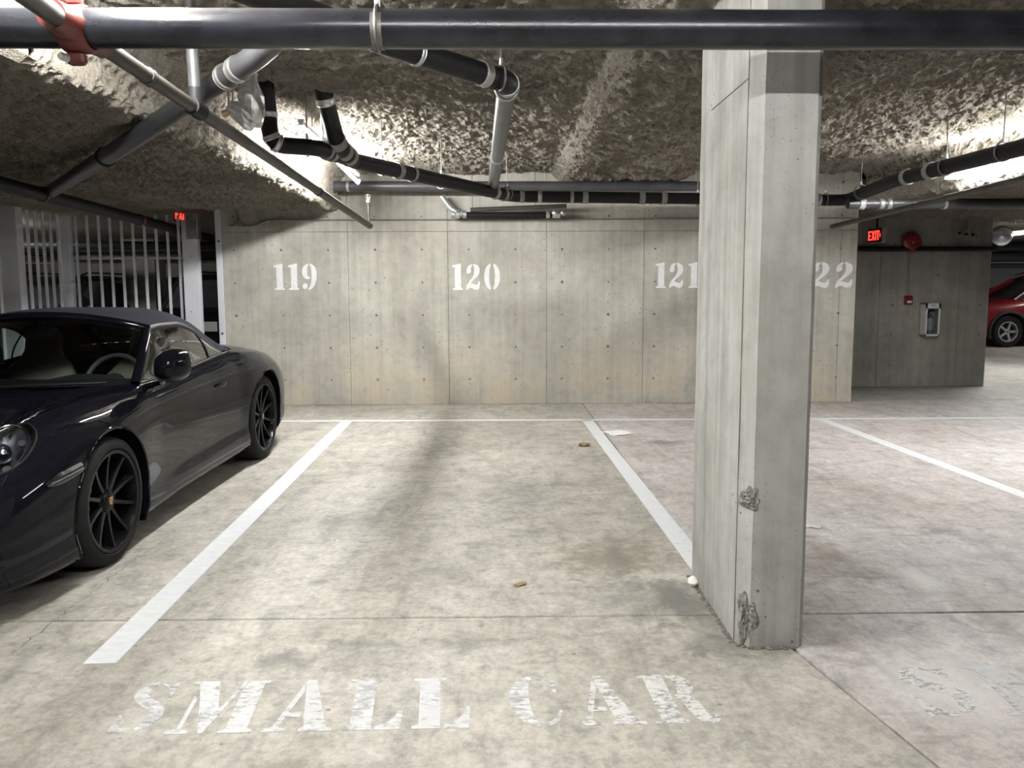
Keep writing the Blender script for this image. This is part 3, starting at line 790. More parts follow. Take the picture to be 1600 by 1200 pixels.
# A: the big main across the picture
mz = at_y(800, 46.5, PYF-.29)
RA = .0620
mainp, mp = run([(-5.2, mz.y, mz.z+.012), (6.5, mz.y, mz.z-.012)], RA, 'fire_main', 'thick dark steel main pipe running across the top in front of the pillar', MAT['steel_dark'], sides=28)
xb = at_y(591, 46, mz.y).x
MB().lathe([(-.018,RA), (-.018,RA*1.02), (.018,RA*1.02), (.018,RA)], (xb, mz.y, mz.z), (1,0,0), 28).build('strap', MAT['rod'], mainp)
for hx in (xb,):
    hanger((hx, mz.y, mz.z), RA, Z_HI+.02, 'rod and clevis holding the thick main pipe', (1,0,0))
hanger((3.6, mz.y, mz.z), RA, Z_HI+.02, 'rod holding the thick main pipe beyond the pillar', (1,0,0))
# red clamped tee on it
cx = at_y(122, 46, mz.y).x
tee = thing('pipe_clamp', 'chipped red clamp tee on the thick main pipe with two bolts', 'pipe fitting', (cx, mz.y, mz.z))
MB().lathe([(-.045,RA), (-.045,RA*1.13), (-.03,RA*1.22), (.03,RA*1.22), (.045,RA*1.13), (.045,RA)], (cx, mz.y, mz.z), (1,0,0), 28).build('saddle', MAT['red'], tee)
for s in (-1, 1):
    MB().lathe([(0,.055), (.05,.050), (.085,.046), (.10,.046), (.10,.03)], (cx, mz.y+s*.055, mz.z), (0,s,0), 20).build('outlet', MAT['red'], tee)
    MB().box((cx-.01, mz.y+s*.0, mz.z-s*.092), (.06, .034, .040), None, .008).build('bolt_lug', MAT['red'], tee, smooth=False)
    MB().lathe([(-.045,.001), (-.045,.010), (-.036,.014), (.036,.014), (.045,.010), (.045,.001)], (cx-.03, mz.y, mz.z-s*.094), (.25,1,0), 8).build('bolt', MAT['zinc'], tee)

# B: sprinkler branch through the clamp towards the back wall
b1 = at_y(578, 353, 7.6)
RB = .030
b0 = Vector((cx, mz.y+.12, mz.z-.004))
br_, bp = run([b0, b1], RB, 'sprinkler_pipe', 'brown sprinkler pipe running from the red clamp to the back wall', MAT['steel_grey'], bands=[(.075,.045,'steel_grey'), (.60,.05,'cast_iron')], sides=16)
def head_on(pipe_root, p, h, label, up=True):
    root = thing('fire_sprinkler', label, 'sprinkler', tuple(p), 'fire sprinklers')
    MB().tube([p, p+Vector((0,0,h))], .013, 10).build('nipple', MAT['steel_grey'], root)
    MB().lathe([(h,.012),(h,.022),(h+.025,.022),(h+.03,.012),(h+.05,.010)], p, (0,0,1), 10).build('body', MAT['zinc'], root)
    MB().lathe([(h+.075,.002),(h+.075,.028),(h+.078,.028),(h+.078,.002)], p, (0,0,1), 12).build('deflector', MAT['zinc'], root)
    for s in (-1, 1): MB().tube([p+Vector((s*.010,0,h+.04)), p+Vector((s*.018,0,h+.058)), p+Vector((0,0,h+.075))], .003, 5).build('frame_arm', MAT['zinc'], root)
head_on(br_, b1+Vector((-.005,-.02,RB*.6)), .20, 'upright sprinkler head at the end of the brown branch pipe by the wall')
# its tee with a riser
tq = at_x(300, 166, b0.x); tt = (tq.y-b0.y)/(b1.y-b0.y); tp = b0.lerp(b1, tt); dB = (b1-b0).normalized()
rt = thing('riser_pipe', 'short grey riser pipe standing on the tee of the brown branch pipe', 'pipe', tuple(tp))
MB().lathe([(-.055,RB), (-.055,RB*1.3), (.055,RB*1.3), (.055,RB)], tp, dB, 16).build('tee', MAT['cast_iron'], rt)
MB().tube([tp, tp+Vector((0,0,.09))], RB*1.15, 14).build('tee_neck', MAT['cast_iron'], rt)
MB().tube([tp+Vector((0,0,.08)), tp+Vector((-.01,0,Z_HI+.02-tp.z))], .027, 14).build('barrel', MAT['abs'], rt)
# front stub from the clamp, up out of the frame
f1 = at_y(40, -12, mz.y-.55); run([Vector((cx, mz.y-.12, mz.z)), Vector((f1.x, mz.y-.6, f1.z)), Vector((f1.x-.6, mz.y-2.2, f1.z+.02))], RB*1.05, 'sprinkler_pipe', 'grey sprinkler pipe leaving the red clamp towards the upper corner', MAT['steel_grey'], bend=.02, sides=16)

# C: grey waste pipe crossing behind the branch, down under the lower soffit
c0 = at_z(430, 62, 2.47); c0b = at_z(398, 90, 2.45); c1 = at_z(180, 236, 2.265); c2 = at_z(70, 305, 2.22)
rc, cp_ = run([c0+Vector((.03,0,.30)), c0, c0b, c1, c2], .052, 'waste_pipe', 'grey waste pipe slanting down under the dark soffit', MAT['abs'], bend=.07,
    bands=[(.145,.05,'band'), (.17,.03,'band'), (.54,.05,'cast_iron')], sides=20)
# D: black waste pipe with an elbow, then straight to the wall run
d0 = at_z(330, -38, 2.55); d1 = at_z(600, 66, 2.53); d2 = at_z(793, 128, 2.50); d3 = at_z(770, 296, 2.44)
run([d0, d1, d2-(d2-d1).normalized()*.06], .055, 'waste_pipe', 'black cast pipe slanting from the main pipe to the elbow', MAT['cast_iron'], bend=.02, bands=[(.40,.03,'zinc'), (.66,.022,'zinc'), (.93,.05,'band')], sides=20)
eroot, _ = run([d2-(d2-d1).normalized()*.10, d2, d2+(d3-d2).normalized()*.14], .058, 'pipe_elbow', 'black elbow where the cast pipe turns to the back wall', MAT['cast_iron'], bend=.09, bands=[(.62,.04,'band'), (.97,.018,'zinc')], sides=20, cat='pipe fitting')
run([d2+(d3-d2).normalized()*.12, d3], .052, 'waste_pipe', 'grey pipe running from the elbow straight towards the back wall', MAT['abs'], bands=[(.52,.02,'zinc'), (.955,.04,'band')], sides=20)
# E: black drain along the wall
EZ = 2.36
e_mid = at_z(800, 307, EZ+.01); e_r = at_z(1322, 313, EZ-.02); e_wye = at_z(556, 252, EZ+.05)
EY = .5*(e_mid.y+e_r.y)
RE = .060
E_A, E_B = at_z(1400, 281, EZ), at_z(1700, 203, EZ+.02); E_C = E_B+(E_B-E_A).normalized()*.8; E_C.z = E_B.z
E_K = ((e_mid-e_wye).length+(e_r-e_mid).length+(E_A-e_r).length+(E_B-E_A).length); E_K = E_K/(E_K+1.2)
run([e_wye, e_mid, e_r, E_A, E_C, E_C+Vector((0, -.05, .40))], RE, 'drain_pipe', 'long black drain pipe along the back wall that turns towards the camera', MAT['cast_iron'], bend=.16,
    bands=[(b_[0]*E_K,)+b_[1:] for b_ in [(.055,.05), (.075,.03), (.217,.06), (.235,.05), (.262,.05), (.282,.045,'band'), (.318,.035,'band'), (.333,.06), (.397,.06), (.422,.06), (.545,.06), (.575,.06), (.60,.05,'band'), (.80,.06), (.835,.06)]], sides=20)
# wye, riser and branch
w_top = at_z(506, 148, Z_HI-.02)
wv = e_wye-(e_mid-e_wye).normalized()*.02
run([wv, at_z(528, 228, 2.45), w_top, w_top+Vector((0,0,.08))], RE, 'drain_riser', 'black drain riser with grey bands rising from the wye to the ceiling', MAT['cast_iron'], bend=.10,
    bands=[(.17,.07), (.33,.08), (.50,.07), (.86,.05,'zinc')], sides=20)
l_el = at_z(424, 226, 2.40); l_top = Vector((l_el.x-.02, l_el.y-.02, Z_HI+.03))
run([wv+Vector((-.01,.02,0)), at_z(498, 231, 2.415), l_el, l_top], RE*.95, 'drain_branch', 'black drain branch with two bright clamps rising to the ceiling', MAT['cast_iron'], bend=.10,
    bands=[(.30,.05), (.36,.03), (.68,.035,'zinc'), (.72,.035,'zinc'), (.83,.035,'zinc')], sides=20)
# G: grey pipe high on the wall
gz = at_y(505, 291, WALL_Y-.42); ge = at_y(1100, 297, WALL_Y-.42)
run([(gz.x, gz.y, gz.z), (ge.x, ge.y, gz.z-.01)], .056, 'wall_pipe', 'grey pipe running level high on the back wall behind the black drain', MAT['abs'], bands=[(.02,.06,'zinc'), (.065,.03,'zinc')], sides=18)
# right: level pipe under the soffit edge
h0 = at_y(1345, 318, 7.95); h1 = at_y(1700, 318, 7.95)
run([(h0.x-.12, 7.98, h0.z), (h1.x+1.5, 7.95, h1.z)], .052, 'wall_pipe', 'level grey pipe under the soffit edge beyond the pillar', MAT['abs'], bands=[(.035,.06,'foil'), (.085,.05,'zinc'), (.105,.05,'zinc'), (.25,.03,'zinc')], sides=18)
# I: thin sprinkler line on that side
i0 = at_z(1268, 360, 2.12); i1 = at_z(1600, 279, 2.20); i2 = at_z(1800, 231, 2.24)
i0.y = min(i0.y, WALL_Y-.2)
i3 = i2+(i2-i1).normalized()*((i2.y-mz.y-.05)/abs((i2-i1).normalized().y)); i3.z = mz.z
run([i0, i1, i2, i3], .028, 'sprinkler_pipe', 'thin grey sprinkler pipe slanting past the pillar towards the exit passage', MAT['steel_grey'], bend=.01, bands=[(.3,.04,'steel_grey'), (.7,.04,'steel_grey')], sides=14)
# F: pipe under the low soffit on the fence side
f0 = at_z(0, 287, 2.20); f1_ = at_z(290, 362, 2.14)
df = (f1_-f0)
run([f0-df*.5, f0, f1_, f1_+df*.4], .055, 'sprinkler_pipe', 'dark pipe under the low soffit in front of the white fence', MAT['cast_iron'], bend=.01, bands=[(.34,.05,'red'), (.60,.08,'red')], sides=16)
# J: trap assembly on the wall
JYp = WALL_Y-.16
j = thing('drain_trap', 'pair of short dark pipes with silver joints hung below the drain', 'pipe', tuple(at_y(790, 334, JYp)))
MB().tube([at_y(722, 336, JYp), at_y(868, 336, JYp)], .036, 14).build('lower_pipe', MAT['cast_iron'], j)
MB().tube([at_y(735, 328, JYp-.06), at_y(885, 322, JYp-.06)], .026, 14).build('upper_pipe', MAT['steel_grey'], j)
MB().tube(fillet([at_y(690, 307, JYp+.02), at_y(706, 328, JYp), at_y(726, 336, JYp)], .06), .032, 12).build('foil_elbow', MAT['foil'], j)
for px_ in (708, 716, 726, 856, 866, 872):
    c = at_y(px_, 335, JYp); MB().lathe([(-.022,.036), (-.022,.046), (.022,.046), (.022,.036)], c, (1,0,0), 12).build('silver_joint', MAT['zinc'], j)
for px_, r_ in ((868, .05), (880, .038)):
    MB().sphere(at_y(px_, 333, JYp-.02), r_, 10, 6, (1,.8,.8)).build('valve_body', MAT['zinc'], j)
for q_ in (738, 836, 884):
    a_ = at_y(q_, 326, JYp-.04); MB().tube([a_, Vector((a_.x, a_.y, Z_HI+.01))], .005, 6).build('rod', MAT['rod'], j)
# conduit along the wall with its box
cw = WALL_Y-.016
k0 = at_y(362, 352, cw); 
run([at_y(358, 353, cw), at_y(398, 353, cw), at_y(416, 344, cw), at_y(1336, 341, cw)], .009, 'conduit', 'thin conduit running along the top of the back wall', MAT['band_dull'], bend=.05, sides=8, cat='conduit')
bx = at_y(373, 349, cw); cb = thing('junction_box', 'small grey junction box at the fence end of the wall conduit', 'electrical box', tuple(bx))
MB().box((bx.x, cw-.012, bx.z), (.09, .045, .06), None, .006).build('body', MAT['band_dull'], cb, smooth=False)
MB().box((bx.x, cw-.037, bx.z), (.08, .006, .05), None, .002).build('lid', MAT['band'], cb, smooth=False)
MB().tube([Vector((bx.x,cw-.012,bx.z+.03)), Vector((bx.x-.005,cw-.012,Z_SOF+.02))], .009, 8).build('stub', MAT['band_dull'], cb)

# rod hangers along the drains
def hang_at(px_, py_, z, axis, label, ztop=None, r=RE):
    p = at_z(px_, py_, z); hanger(p, r, ztop or Z_HI+.02, label, axis)
dE = (e_mid-e_wye).normalized()
hang_at(597, 262, EZ+.045, dE, 'rod hanger on the slanting drain nearest the glowing tube')
hang_at(690, 284, EZ+.03, dE, 'rod hanger midway on the slanting drain')
hang_at(792, 303, EZ+.012, dE, 'rod hanger where the slanting drain meets the wall run')
hang_at(1090, 312, EZ-.005, (1,0,0), 'rod hanger on the wall drain just before the pillar', Z_HI)
hang_at(1290, 312, EZ-.018, (1,0,0), 'rod hanger on the wall drain just past the pillar', Z_HI+.02)
rr_ = (at_z(1700, 203, EZ+.02)-at_z(1400, 281, EZ)).normalized()
hang_at(1345, 300, EZ-.005, rr_, 'rod hanger at the bend of the black drain')
hang_at(1478, 261, EZ+.004, rr_, 'rod hanger midway on the black drain towards the camera')
hang_at(1567, 238, EZ+.010, rr_, 'rod hanger on the black drain near the picture edge')
hang_at(783, 122, 2.50, (1,.4,0), 'rod hanger by the black elbow', None, .056)
hang_at(480, 231, 2.41, (1,.6,0), 'rod hanger on the short drain branch near the lamp', None, RE*.95)

# foil-wrapped valve under the ceiling
fb = at_z(393, 112, Z_HI-.03); fy = fb.y
foil = thing('wrapped_valve', 'valve bundled in crumpled silver foil hanging under the ceiling', 'valve', tuple(fb))
def crumple(loops, seed, amp):
    rs = random.Random(seed)
    return [[(p[0]+rs.uniform(-amp, amp), p[1]+rs.uniform(-amp, amp), p[2]+rs.uniform(-amp, amp)*.6) for p in l] for l in loops]
def blob_column(px_list):
    loops = []
    for (px_, py_, w_) in px_list:
        c = at_y(px_, py_, fy); loops.append([(c.x+w_*math.cos(2*PI*k/14), c.y+w_*.8*math.sin(2*PI*k/14), c.z) for k in range(14)])
    return loops
MB().loft(crumple(blob_column([(393,108,.03),(394,118,.03),(392,130,.05),(391,150,.075),(394,170,.075),(398,185,.06),(400,198,.03)]), 3, .012)).build('foil_wrap', MAT['foil'], foil, smooth=False, fix=True)
MB().loft(crumple([[ (at_y(q,r_,fy-.03).x, fy-.03+w_*math.cos(2*PI*k/12), at_y(q,r_,fy-.03).z+w_*math.sin(2*PI*k/12)) for k in range(12)] for (q,r_,w_) in ((356,170,.02),(362,171,.045),(372,174,.06),(384,182,.075),(392,188,.06),(398,190,.02))], 8, .010)).build('foil_sleeve', MAT['foil'], foil, smooth=False, fix=True)
MB().tube([at_y(349,179,fy-.03), at_y(362,173,fy-.03)], .022, 10).build('brass_stem', plain('old_brass', (.35,.24,.13), .45, .6), foil)
for q in (357, 364):
    MB().tube([at_y(q,168,fy-.03), at_y(q,132,fy-.03)], .005, 6).build('support_rod', MAT['rod'], foil)
# round white escutcheon beside the tube
ec = at_z(504, 222, 2.50)
esc = thing('fire_sprinkler', 'white recessed sprinkler disc beside the glowing tube', 'sprinkler', tuple(ec), 'fire sprinklers')
MB().lathe([(0,.001),(0,.034),(.012,.040),(.03,.036),(.03,.012),(Z_HI+.02-ec.z,.012)], ec, (0,0,1), 20).build('disc', MAT['white'], esc)

# ------------------------------------------------------------------ the black convertible
MAT['paint'] = plain('black_car_paint', (.004,.0042,.0065), .3, 0, coat=1.0, spec=.0, var=.05)
MAT['paint'].node_tree.nodes['Principled BSDF'].inputs['Coat IOR'].default_value = 1.28
MAT['fabric'] = plain('soft_top_fabric', (.017,.018,.024), .95, spec=.1, var=.25, nscale=300, bmp=.25)
MAT['rubber'] = plain('tyre_rubber', (.010,.010,.010), .8, spec=.2, var=.2, bmp=.1)
MAT['rim'] = plain('black_alloy', (.005,.005,.006), .3, 0, coat=.18, spec=.05)
MAT['disc'] = plain('brake_disc', (.12,.12,.12), .35, .8)
MAT['caliper'] = plain('brake_caliper', (.22,.22,.215), .5)
MAT['trim'] = plain('black_trim', (.006,.006,.007), .5, spec=.2)
MAT['chrome'] = plain('bright_trim', (.62,.63,.65), .15, 1.0, var=.03)
MAT['smoked'] = plain('smoked_lamp', (.010,.010,.011), .2, 0, coat=.4, spec=.2)
MAT['gold'] = plain('gold_crest', (.45,.30,.07), .35, .6, var=.3, nscale=60)
MAT['seat'] = plain('grey_beige_leather', (.42,.38,.32), .6, var=.06)
MAT['dash'] = plain('dash_black', (.020,.022,.028), .6)
MAT['windscreen'] = glass('windscreen_glass', (.72,.78,.76))
MAT['side_glass'] = glass('side_glass', (.58,.62,.60), refl=1.6)
MAT['lens'] = glass('lamp_lens', (.92,.94,.96))
MAT['lamp_bowl'] = plain('lamp_bowl', (.03,.032,.038), .3, .4)

def pchip(xs, ys, x):
    xs = np.asarray(xs, float); ys = np.asarray(ys, float); h = np.diff(xs); d = np.diff(ys)/h
    m = np.zeros_like(ys)
    for i in range(1, len(xs)-1):
        if d[i-1]*d[i] > 0:
            w1 = 2*h[i]+h[i-1]; w2 = h[i]+2*h[i-1]; m[i] = (w1+w2)/(w1/d[i-1]+w2/d[i])
    m[0] = d[0]; m[-1] = d[-1]
    i = np.clip(np.searchsorted(xs, x)-1, 0, len(xs)-2); t = (x-xs[i])/h[i]
    return (ys[i]*(1+2*t)*(1-t)**2+m[i]*h[i]*t*(1-t)**2+ys[i+1]*t*t*(3-2*t)+m[i+1]*h[i]*t*t*(t-1))

class Shell:
    """body side and top as rails over stations; x from the nose back, y outwards, z up"""
    def __init__(s, table, xs, ts):
        st = sorted(table); K = len(table[st[0]])
        A = np.array([table[k] for k in st])           # station, rail, (y,z)
        s.xs = np.array(sorted(set(np.round(xs, 5)))); s.ts = np.array(sorted(set(np.round(ts, 5))))
        R = np.zeros((len(s.xs), K, 2))
        for k in range(K):
            for c in range(2): R[:, k, c] = pchip(st, A[:, k, c], s.xs)
        ext = np.concatenate([(R[:, 1:2]*np.array([-1, 1])), R, (R[:, -2:-1]*np.array([-1, 1]))], 1)
        P = np.zeros((len(s.xs), len(s.ts), 3))
        for j, t in enumerate(s.ts):
            i = min(int(t), K-2); f = t-i; p0, p1, p2, p3 = (ext[:, i+q] for q in range(4))
            v = .5*((2*p1)+(-p0+p2)*f+(2*p0-5*p1+4*p2-p3)*f*f+(-p0+3*p1-3*p2+p3)*f**3)
            P[:, j, 0] = v[:, 0]; P[:, j, 2] = v[:, 1]
        P[:, :, 1] = s.xs[:, None]
        s.P = P; s.keep = np.ones((len(s.xs)-1, len(s.ts)-1), bool)
    def cut(s, inside, project):
        """drop what lies inside; slide the rim's vertices onto the outline. returns the dropped cells"""
        ins = np.zeros(s.P.shape[:2], bool)
        for i in range(s.P.shape[0]):
            for j in range(s.P.shape[1]): ins[i, j] = inside(s.P[i, j])
        allin = ins[:-1, :-1] & ins[1:, :-1] & ins[:-1, 1:] & ins[1:, 1:]
        anyin = ins[:-1, :-1] | ins[1:, :-1] | ins[:-1, 1:] | ins[1:, 1:]
        part = anyin & ~allin; mv = np.zeros_like(ins)
        mv[:-1, :-1] |= part; mv[1:, :-1] |= part; mv[:-1, 1:] |= part; mv[1:, 1:] |= part
        mv &= ins
        for i, j in zip(*np.nonzero(mv)): s.P[i, j] = project(s.P[i, j])
        drop = allin & s.keep; s.keep &= ~allin
        return drop, mv
    def mesh(s, cells, sides=(1, -1), lip=.012, gap=.0022):
        """cells -> MB with both sides; the open edges are folded inwards so that panels meet in a real gap"""
        out = MB()
        a, b = s.P.shape[:2]
        du = np.gradient(s.P, axis=0); dv = np.gradient(s.P, axis=1)
        nn = np.cross(dv, du); L = np.linalg.norm(nn, axis=2, keepdims=True); nn = nn/np.maximum(L, 1e-9)
        for sg in sides:
            idx = {}; V = []; F = []
            def vid(i, j):
                if (i, j) not in idx: idx[(i, j)] = len(V); V.append(s.P[i, j].copy())
                return idx[(i, j)]
            edges = {}
            for i, j in zip(*np.nonzero(cells)):
                q = [(i, j), (i, j+1), (i+1, j+1), (i+1, j)]
                F.append(tuple(vid(*k) for k in q))
                for k in range(4):
                    e = (q[k], q[(k+1) % 4]); r = (e[1], e[0])
                    if r in edges: del edges[r]
                    else: edges[e] = 1
            if lip:
                lp = {}
                for (p, q) in edges:
                    for k in (p, q):
                        if k not in lp and not (k[1] == 0 or k[1] == b-1):
                            lp[k] = len(V); V.append(s.P[k]-nn[k]*lip)
                    if p in lp and q in lp: F.append((idx[q], idx[p], lp[p], lp[q]))
            # pull rim a hair inwards in the surface
            if gap:
                cen = {}
                for (p, q) in edges:
                    pass
            VV = [(v[0]*sg, v[1]-1.0, v[2]) for v in V]
            if sg < 0: F = [f[::-1] for f in F]
            out.add(VV, F)
        return out

CT = {}
CT[0.00] = [(0,.47),(.20,.47),(.35,.465),(.45,.455),(.50,.44),(.54,.41),(.54,.34),(.52,.26),(.48,.19),(.30,.16),(0,.16)]
CT[0.06] = [(0,.53),(.25,.528),(.42,.525),(.54,.515),(.61,.495),(.66,.45),(.67,.36),(.655,.25),(.61,.17),(.40,.15),(0,.15)]
CT[0.18] = [(0,.59),(.28,.59),(.45,.597),(.59,.612),(.69,.585),(.772,.50),(.79,.38),(.78,.26),(.75,.155),(.50,.14),(0,.14)]
CT[0.40] = [(0,.665),(.28,.665),(.45,.678),(.62,.725),(.745,.692),(.842,.58),(.862,.44),(.855,.28),(.83,.145),(.60,.13),(0,.13)]
CT[0.70] = [(0,.735),(.28,.735),(.45,.745),(.635,.808),(.775,.778),(.872,.655),(.893,.50),(.885,.30),(.862,.14),(.65,.13),(0,.13)]
CT[1.00] = [(0,.793),(.28,.793),(.45,.80),(.645,.850),(.785,.820),(.884,.71),(.905,.54),(.897,.32),(.872,.14),(.65,.13),(0,.13)]
CT[1.35] = [(0,.848),(.28,.848),(.46,.85),(.66,.868),(.790,.835),(.870,.73),(.885,.57),(.878,.33),(.862,.15),(.65,.14),(0,.14)]
CT[1.65] = [(0,.875),(.28,.875),(.48,.872),(.690,.868),(.785,.838),(.852,.74),(.862,.58),(.860,.35),(.858,.16),(.65,.14),(0,.14)]
CT[1.90] = [(0,.88),(.28,.88),(.50,.88),(.705,.876),(.785,.845),(.848,.75),(.858,.59),(.856,.36),(.858,.17),(.65,.14),(0,.14)]
CT[2.40] = [(0,.89),(.28,.89),(.52,.89),(.710,.892),(.788,.862),(.850,.765),(.862,.60),(.858,.37),(.860,.17),(.65,.14),(0,.14)]
CT[2.90] = [(0,.97),(.30,.965),(.55,.95),(.715,.928),(.805,.895),(.876,.785),(.886,.615),(.876,.38),(.868,.17),(.65,.14),(0,.14)]
CT[3.20] = [(0,1.01),(.30,1.0),(.55,.975),(.722,.943),(.830,.905),(.912,.785),(.920,.61),(.907,.38),(.882,.18),(.65,.14),(0,.14)]
CT[3.49] = [(0,1.00),(.30,.99),(.55,.965),(.727,.935),(.840,.895),(.926,.775),(.934,.60),(.922,.38),(.892,.18),(.65,.14),(0,.14)]
CT[3.80] = [(0,.960),(.30,.952),(.53,.93),(.705,.90),(.815,.86),(.912,.745),(.926,.58),(.914,.38),(.882,.19),(.65,.16),(0,.16)]
CT[4.10] = [(0,.900),(.30,.893),(.50,.875),(.665,.85),(.770,.81),(.862,.70),(.886,.56),(.880,.38),(.852,.21),(.60,.18),(0,.18)]
CT[4.35] = [(0,.825),(.30,.818),(.48,.805),(.60,.785),(.695,.75),(.780,.66),(.812,.54),(.810,.39),(.780,.24),(.55,.22),(0,.22)]
CT[4.48] = [(0,.755),(.28,.75),(.42,.74),(.53,.72),(.60,.695),(.672,.63),(.702,.53),(.702,.40),(.682,.28),(.50,.26),(0,.26)]
CT[4.52] = [(0,.700),(.25,.695),(.38,.685),(.47,.67),(.52,.65),(.58,.60),(.60,.52),(.60,.42),(.58,.33),(.40,.31),(0,.31)]
RF, RR = .335, .356                     # tyre radii
AF, AR = (1.0, .332, .388), (3.49, .356, .402)

def convertible(loc, rotz, label):
    xs = list(np.arange(0, 4.5201, .019))+[.12,.62,1.72,2.94,4.52,1.60]
    ts = list(np.linspace(0, 10, 111))+[2.55,3.0,5.25,7.62]
    S = Shell(CT, xs, ts)
    root = thing('convertible_car', label, 'car', loc, None, rotz)
    P0 = S.P.copy()
    T = np.broadcast_to(S.ts[None, :], S.P.shape[:2])
    # cabin opening: behind the cowl line, ahead of the rear deck
    cowl = lambda y: 1.42+.21*(abs(y)/.70)**2
    deck = lambda y: 3.70-.45*(abs(y)/.72)**2
    cabin = np.zeros_like(S.keep)
    for i in range(len(S.xs)-1):
        for j in range(len(S.ts)-1):
            c = .25*(S.P[i, j]+S.P[i+1, j]+S.P[i, j+1]+S.P[i+1, j+1])
            if S.ts[j+1] <= 3.001 and cowl(c[0]) < c[1] < deck(c[0]): cabin[i, j] = True
    S.keep &= ~cabin
    # wheel arches
    rims = []
    for (ax, az, ar) in (AF, AR):
        ins = lambda p: p[0] > .45 and (p[1]-ax)**2+(p[2]-az)**2 < ar*ar
        def proj(p):
            d = math.hypot(p[1]-ax, p[2]-az) or 1e-6
            return np.array([p[0], ax+(p[1]-ax)*ar/d, az+(p[2]-az)*ar/d])
        _, mv = S.cut(ins, proj); rims.append(mv)
    # headlamp opening
    hc = np.array([.655, .475, .705]); hn = np.array([.36, -.56, .75]); hn /= np.linalg.norm(hn)
    e2 = np.array([-.02, .80, .60]); e2 -= hn*e2.dot(hn); e2 /= np.linalg.norm(e2); e1 = np.cross(e2, hn)
    HA, HB = .118, .205
    def hloc(p): d = p-hc; return d.dot(e1)/HA, d.dot(e2)/HB, d.dot(hn)
    def hin(p):
        if p[1] > .8: return False
        a, b, n = hloc(p); return a*a+b*b < 1 and abs(n) < .16
    def hproj(p):
        a, b, n = hloc(p); r = math.hypot(a, b) or 1e-6
        return hc+e1*HA*a/r+e2*HB*b/r+hn*n
    lens_cells, hm = S.cut(hin, hproj)
    # panels
    tc = .5*(S.ts[:-1]+S.ts[1:])[None, :]; xc = .5*(S.xs[:-1]+S.xs[1:])[:, None]
    tc = np.broadcast_to(tc, S.keep.shape); xc = np.broadcast_to(xc, S.keep.shape)
    k = S.keep
    door = k & (xc > 1.72) & (xc < 2.94) & (tc > 3.0) & (tc < 7.62)
    hood = k & (tc < 2.55) & (xc > .12) & (xc < 1.9)
    bump_f = k & ~hood & ((xc < .12) | ((xc < .62) & (tc > 5.25)))
    fend = k & ~hood & ~bump_f & (xc < 1.72) & (tc < 7.62)
    rear = k & (xc > 2.94) & (tc < 7.62)
    sill = k & ~bump_f & (tc >= 7.62)
    rest = k & ~(door | hood | bump_f | fend | rear | sill)
    for sg in (1, -1): S.mesh(fend | rest, (sg,)).build('front_wing', MAT['paint'], root, angle=50)
    S.mesh(hood).build('bonnet', MAT['paint'], root, angle=50)
    S.mesh(bump_f).build('front_bumper', MAT['paint'], root, angle=50)
    rq = S.mesh(rear).build('rear_quarter', MAT['paint'], root, angle=50)
    S.mesh(sill).build('sill', MAT['paint'], root, angle=50)
    dl = S.mesh(door, (1,)).build('door', MAT['paint'], root, angle=50)
    dr = S.mesh(door, (-1,)).build('door', MAT['paint'], root, angle=50)
    # end caps of the shell
    for i in (0, -1):
        ring = [p for p in P0[i]]; full = [(p[0], p[1]-1, p[2]) for p in ring]+[(-p[0], p[1]-1, p[2]) for p in ring[::-1][1:-1]]
        MB().add(full, [tuple(range(len(full))) if i == -1 else tuple(range(len(full)-1, -1, -1))]).build('bumper_face', MAT['paint'], root, smooth=False)
    def side_y(x, z):
        i = int(np.argmin(abs(S.xs-x))); col = P0[i]; m = (S.ts >= 4) & (S.ts <= 8.2)
        zz = col[m, 2][::-1]; yy = col[m, 0][::-1]
        return float(np.interp(z, zz, yy))
    # arch lips and liners
    for (ax, az, ar), mv in zip((AF, AR), rims):
        pts = [S.P[i, j] for i, j in zip(*np.nonzero(mv)) if S.ts[j] < 8.2 and S.P[i, j][2] > .15]
        pts.sort(key=lambda p: (math.atan2(p[2]-az, p[1]-ax)+PI/2) % (2*PI))
        for sg in (1, -1):
            rows = [[], [], [], []]
            for p in pts:
                c, s_ = (p[1]-ax)/ar, (p[2]-az)/ar
                for r, (o, dr_) in enumerate(((.000, .004), (.005, .001), (.002, -.010), (-.06, -.008))):
                    rows[r].append((sg*(p[0]+o), ax+c*(ar+dr_)-1, az+s_*(ar+dr_)))
            MB().grid(rows if sg > 0 else [r[::-1] for r in rows]).build('arch_lip', MAT['paint'], root, angle=60)
            lin_ = []
            for yy in (.50, .64, .87):
                lin_.append([(sg*yy, ax-1+math.cos(a)*(ar+.012), az+math.sin(a)*(ar+.012)) for a in np.linspace(-.55, PI+.55, 40)])
            m_ = MB().grid(lin_); m_.add([(sg*.5, ax-1+math.cos(a)*(ar+.012), az+math.sin(a)*(ar+.012)) for a in np.linspace(-.55, PI+.55, 40)], [tuple(range(40))])
            m_.build('wheel_well', MAT['trim'], root)
    # headlamps
    for sg in (1, -1):
        L = MB(); 
        hl = S.mesh(lens_cells | False, (sg,), lip=0)
        lens = hl
        # add the rim cells of the lens so that it meets the body
        def W(a, b, n): 
            p = hc+e1*HA*a+e2*HB*b+hn*n; return (sg*p[0], p[1]-1, p[2])
        # body height over the lamp plane round the rim
        rim = []
        for i, j in zip(*np.nonzero(hm)):
            a, b, n = hloc(S.P[i, j]); rim.append((math.atan2(b, a), n))
        rim.sort(); ra = np.array([r[0] for r in rim]); rn = np.array([r[1] for r in rim])
        hN = lambda an: float(np.interp(an, ra, rn, period=2*PI))
        rows = []
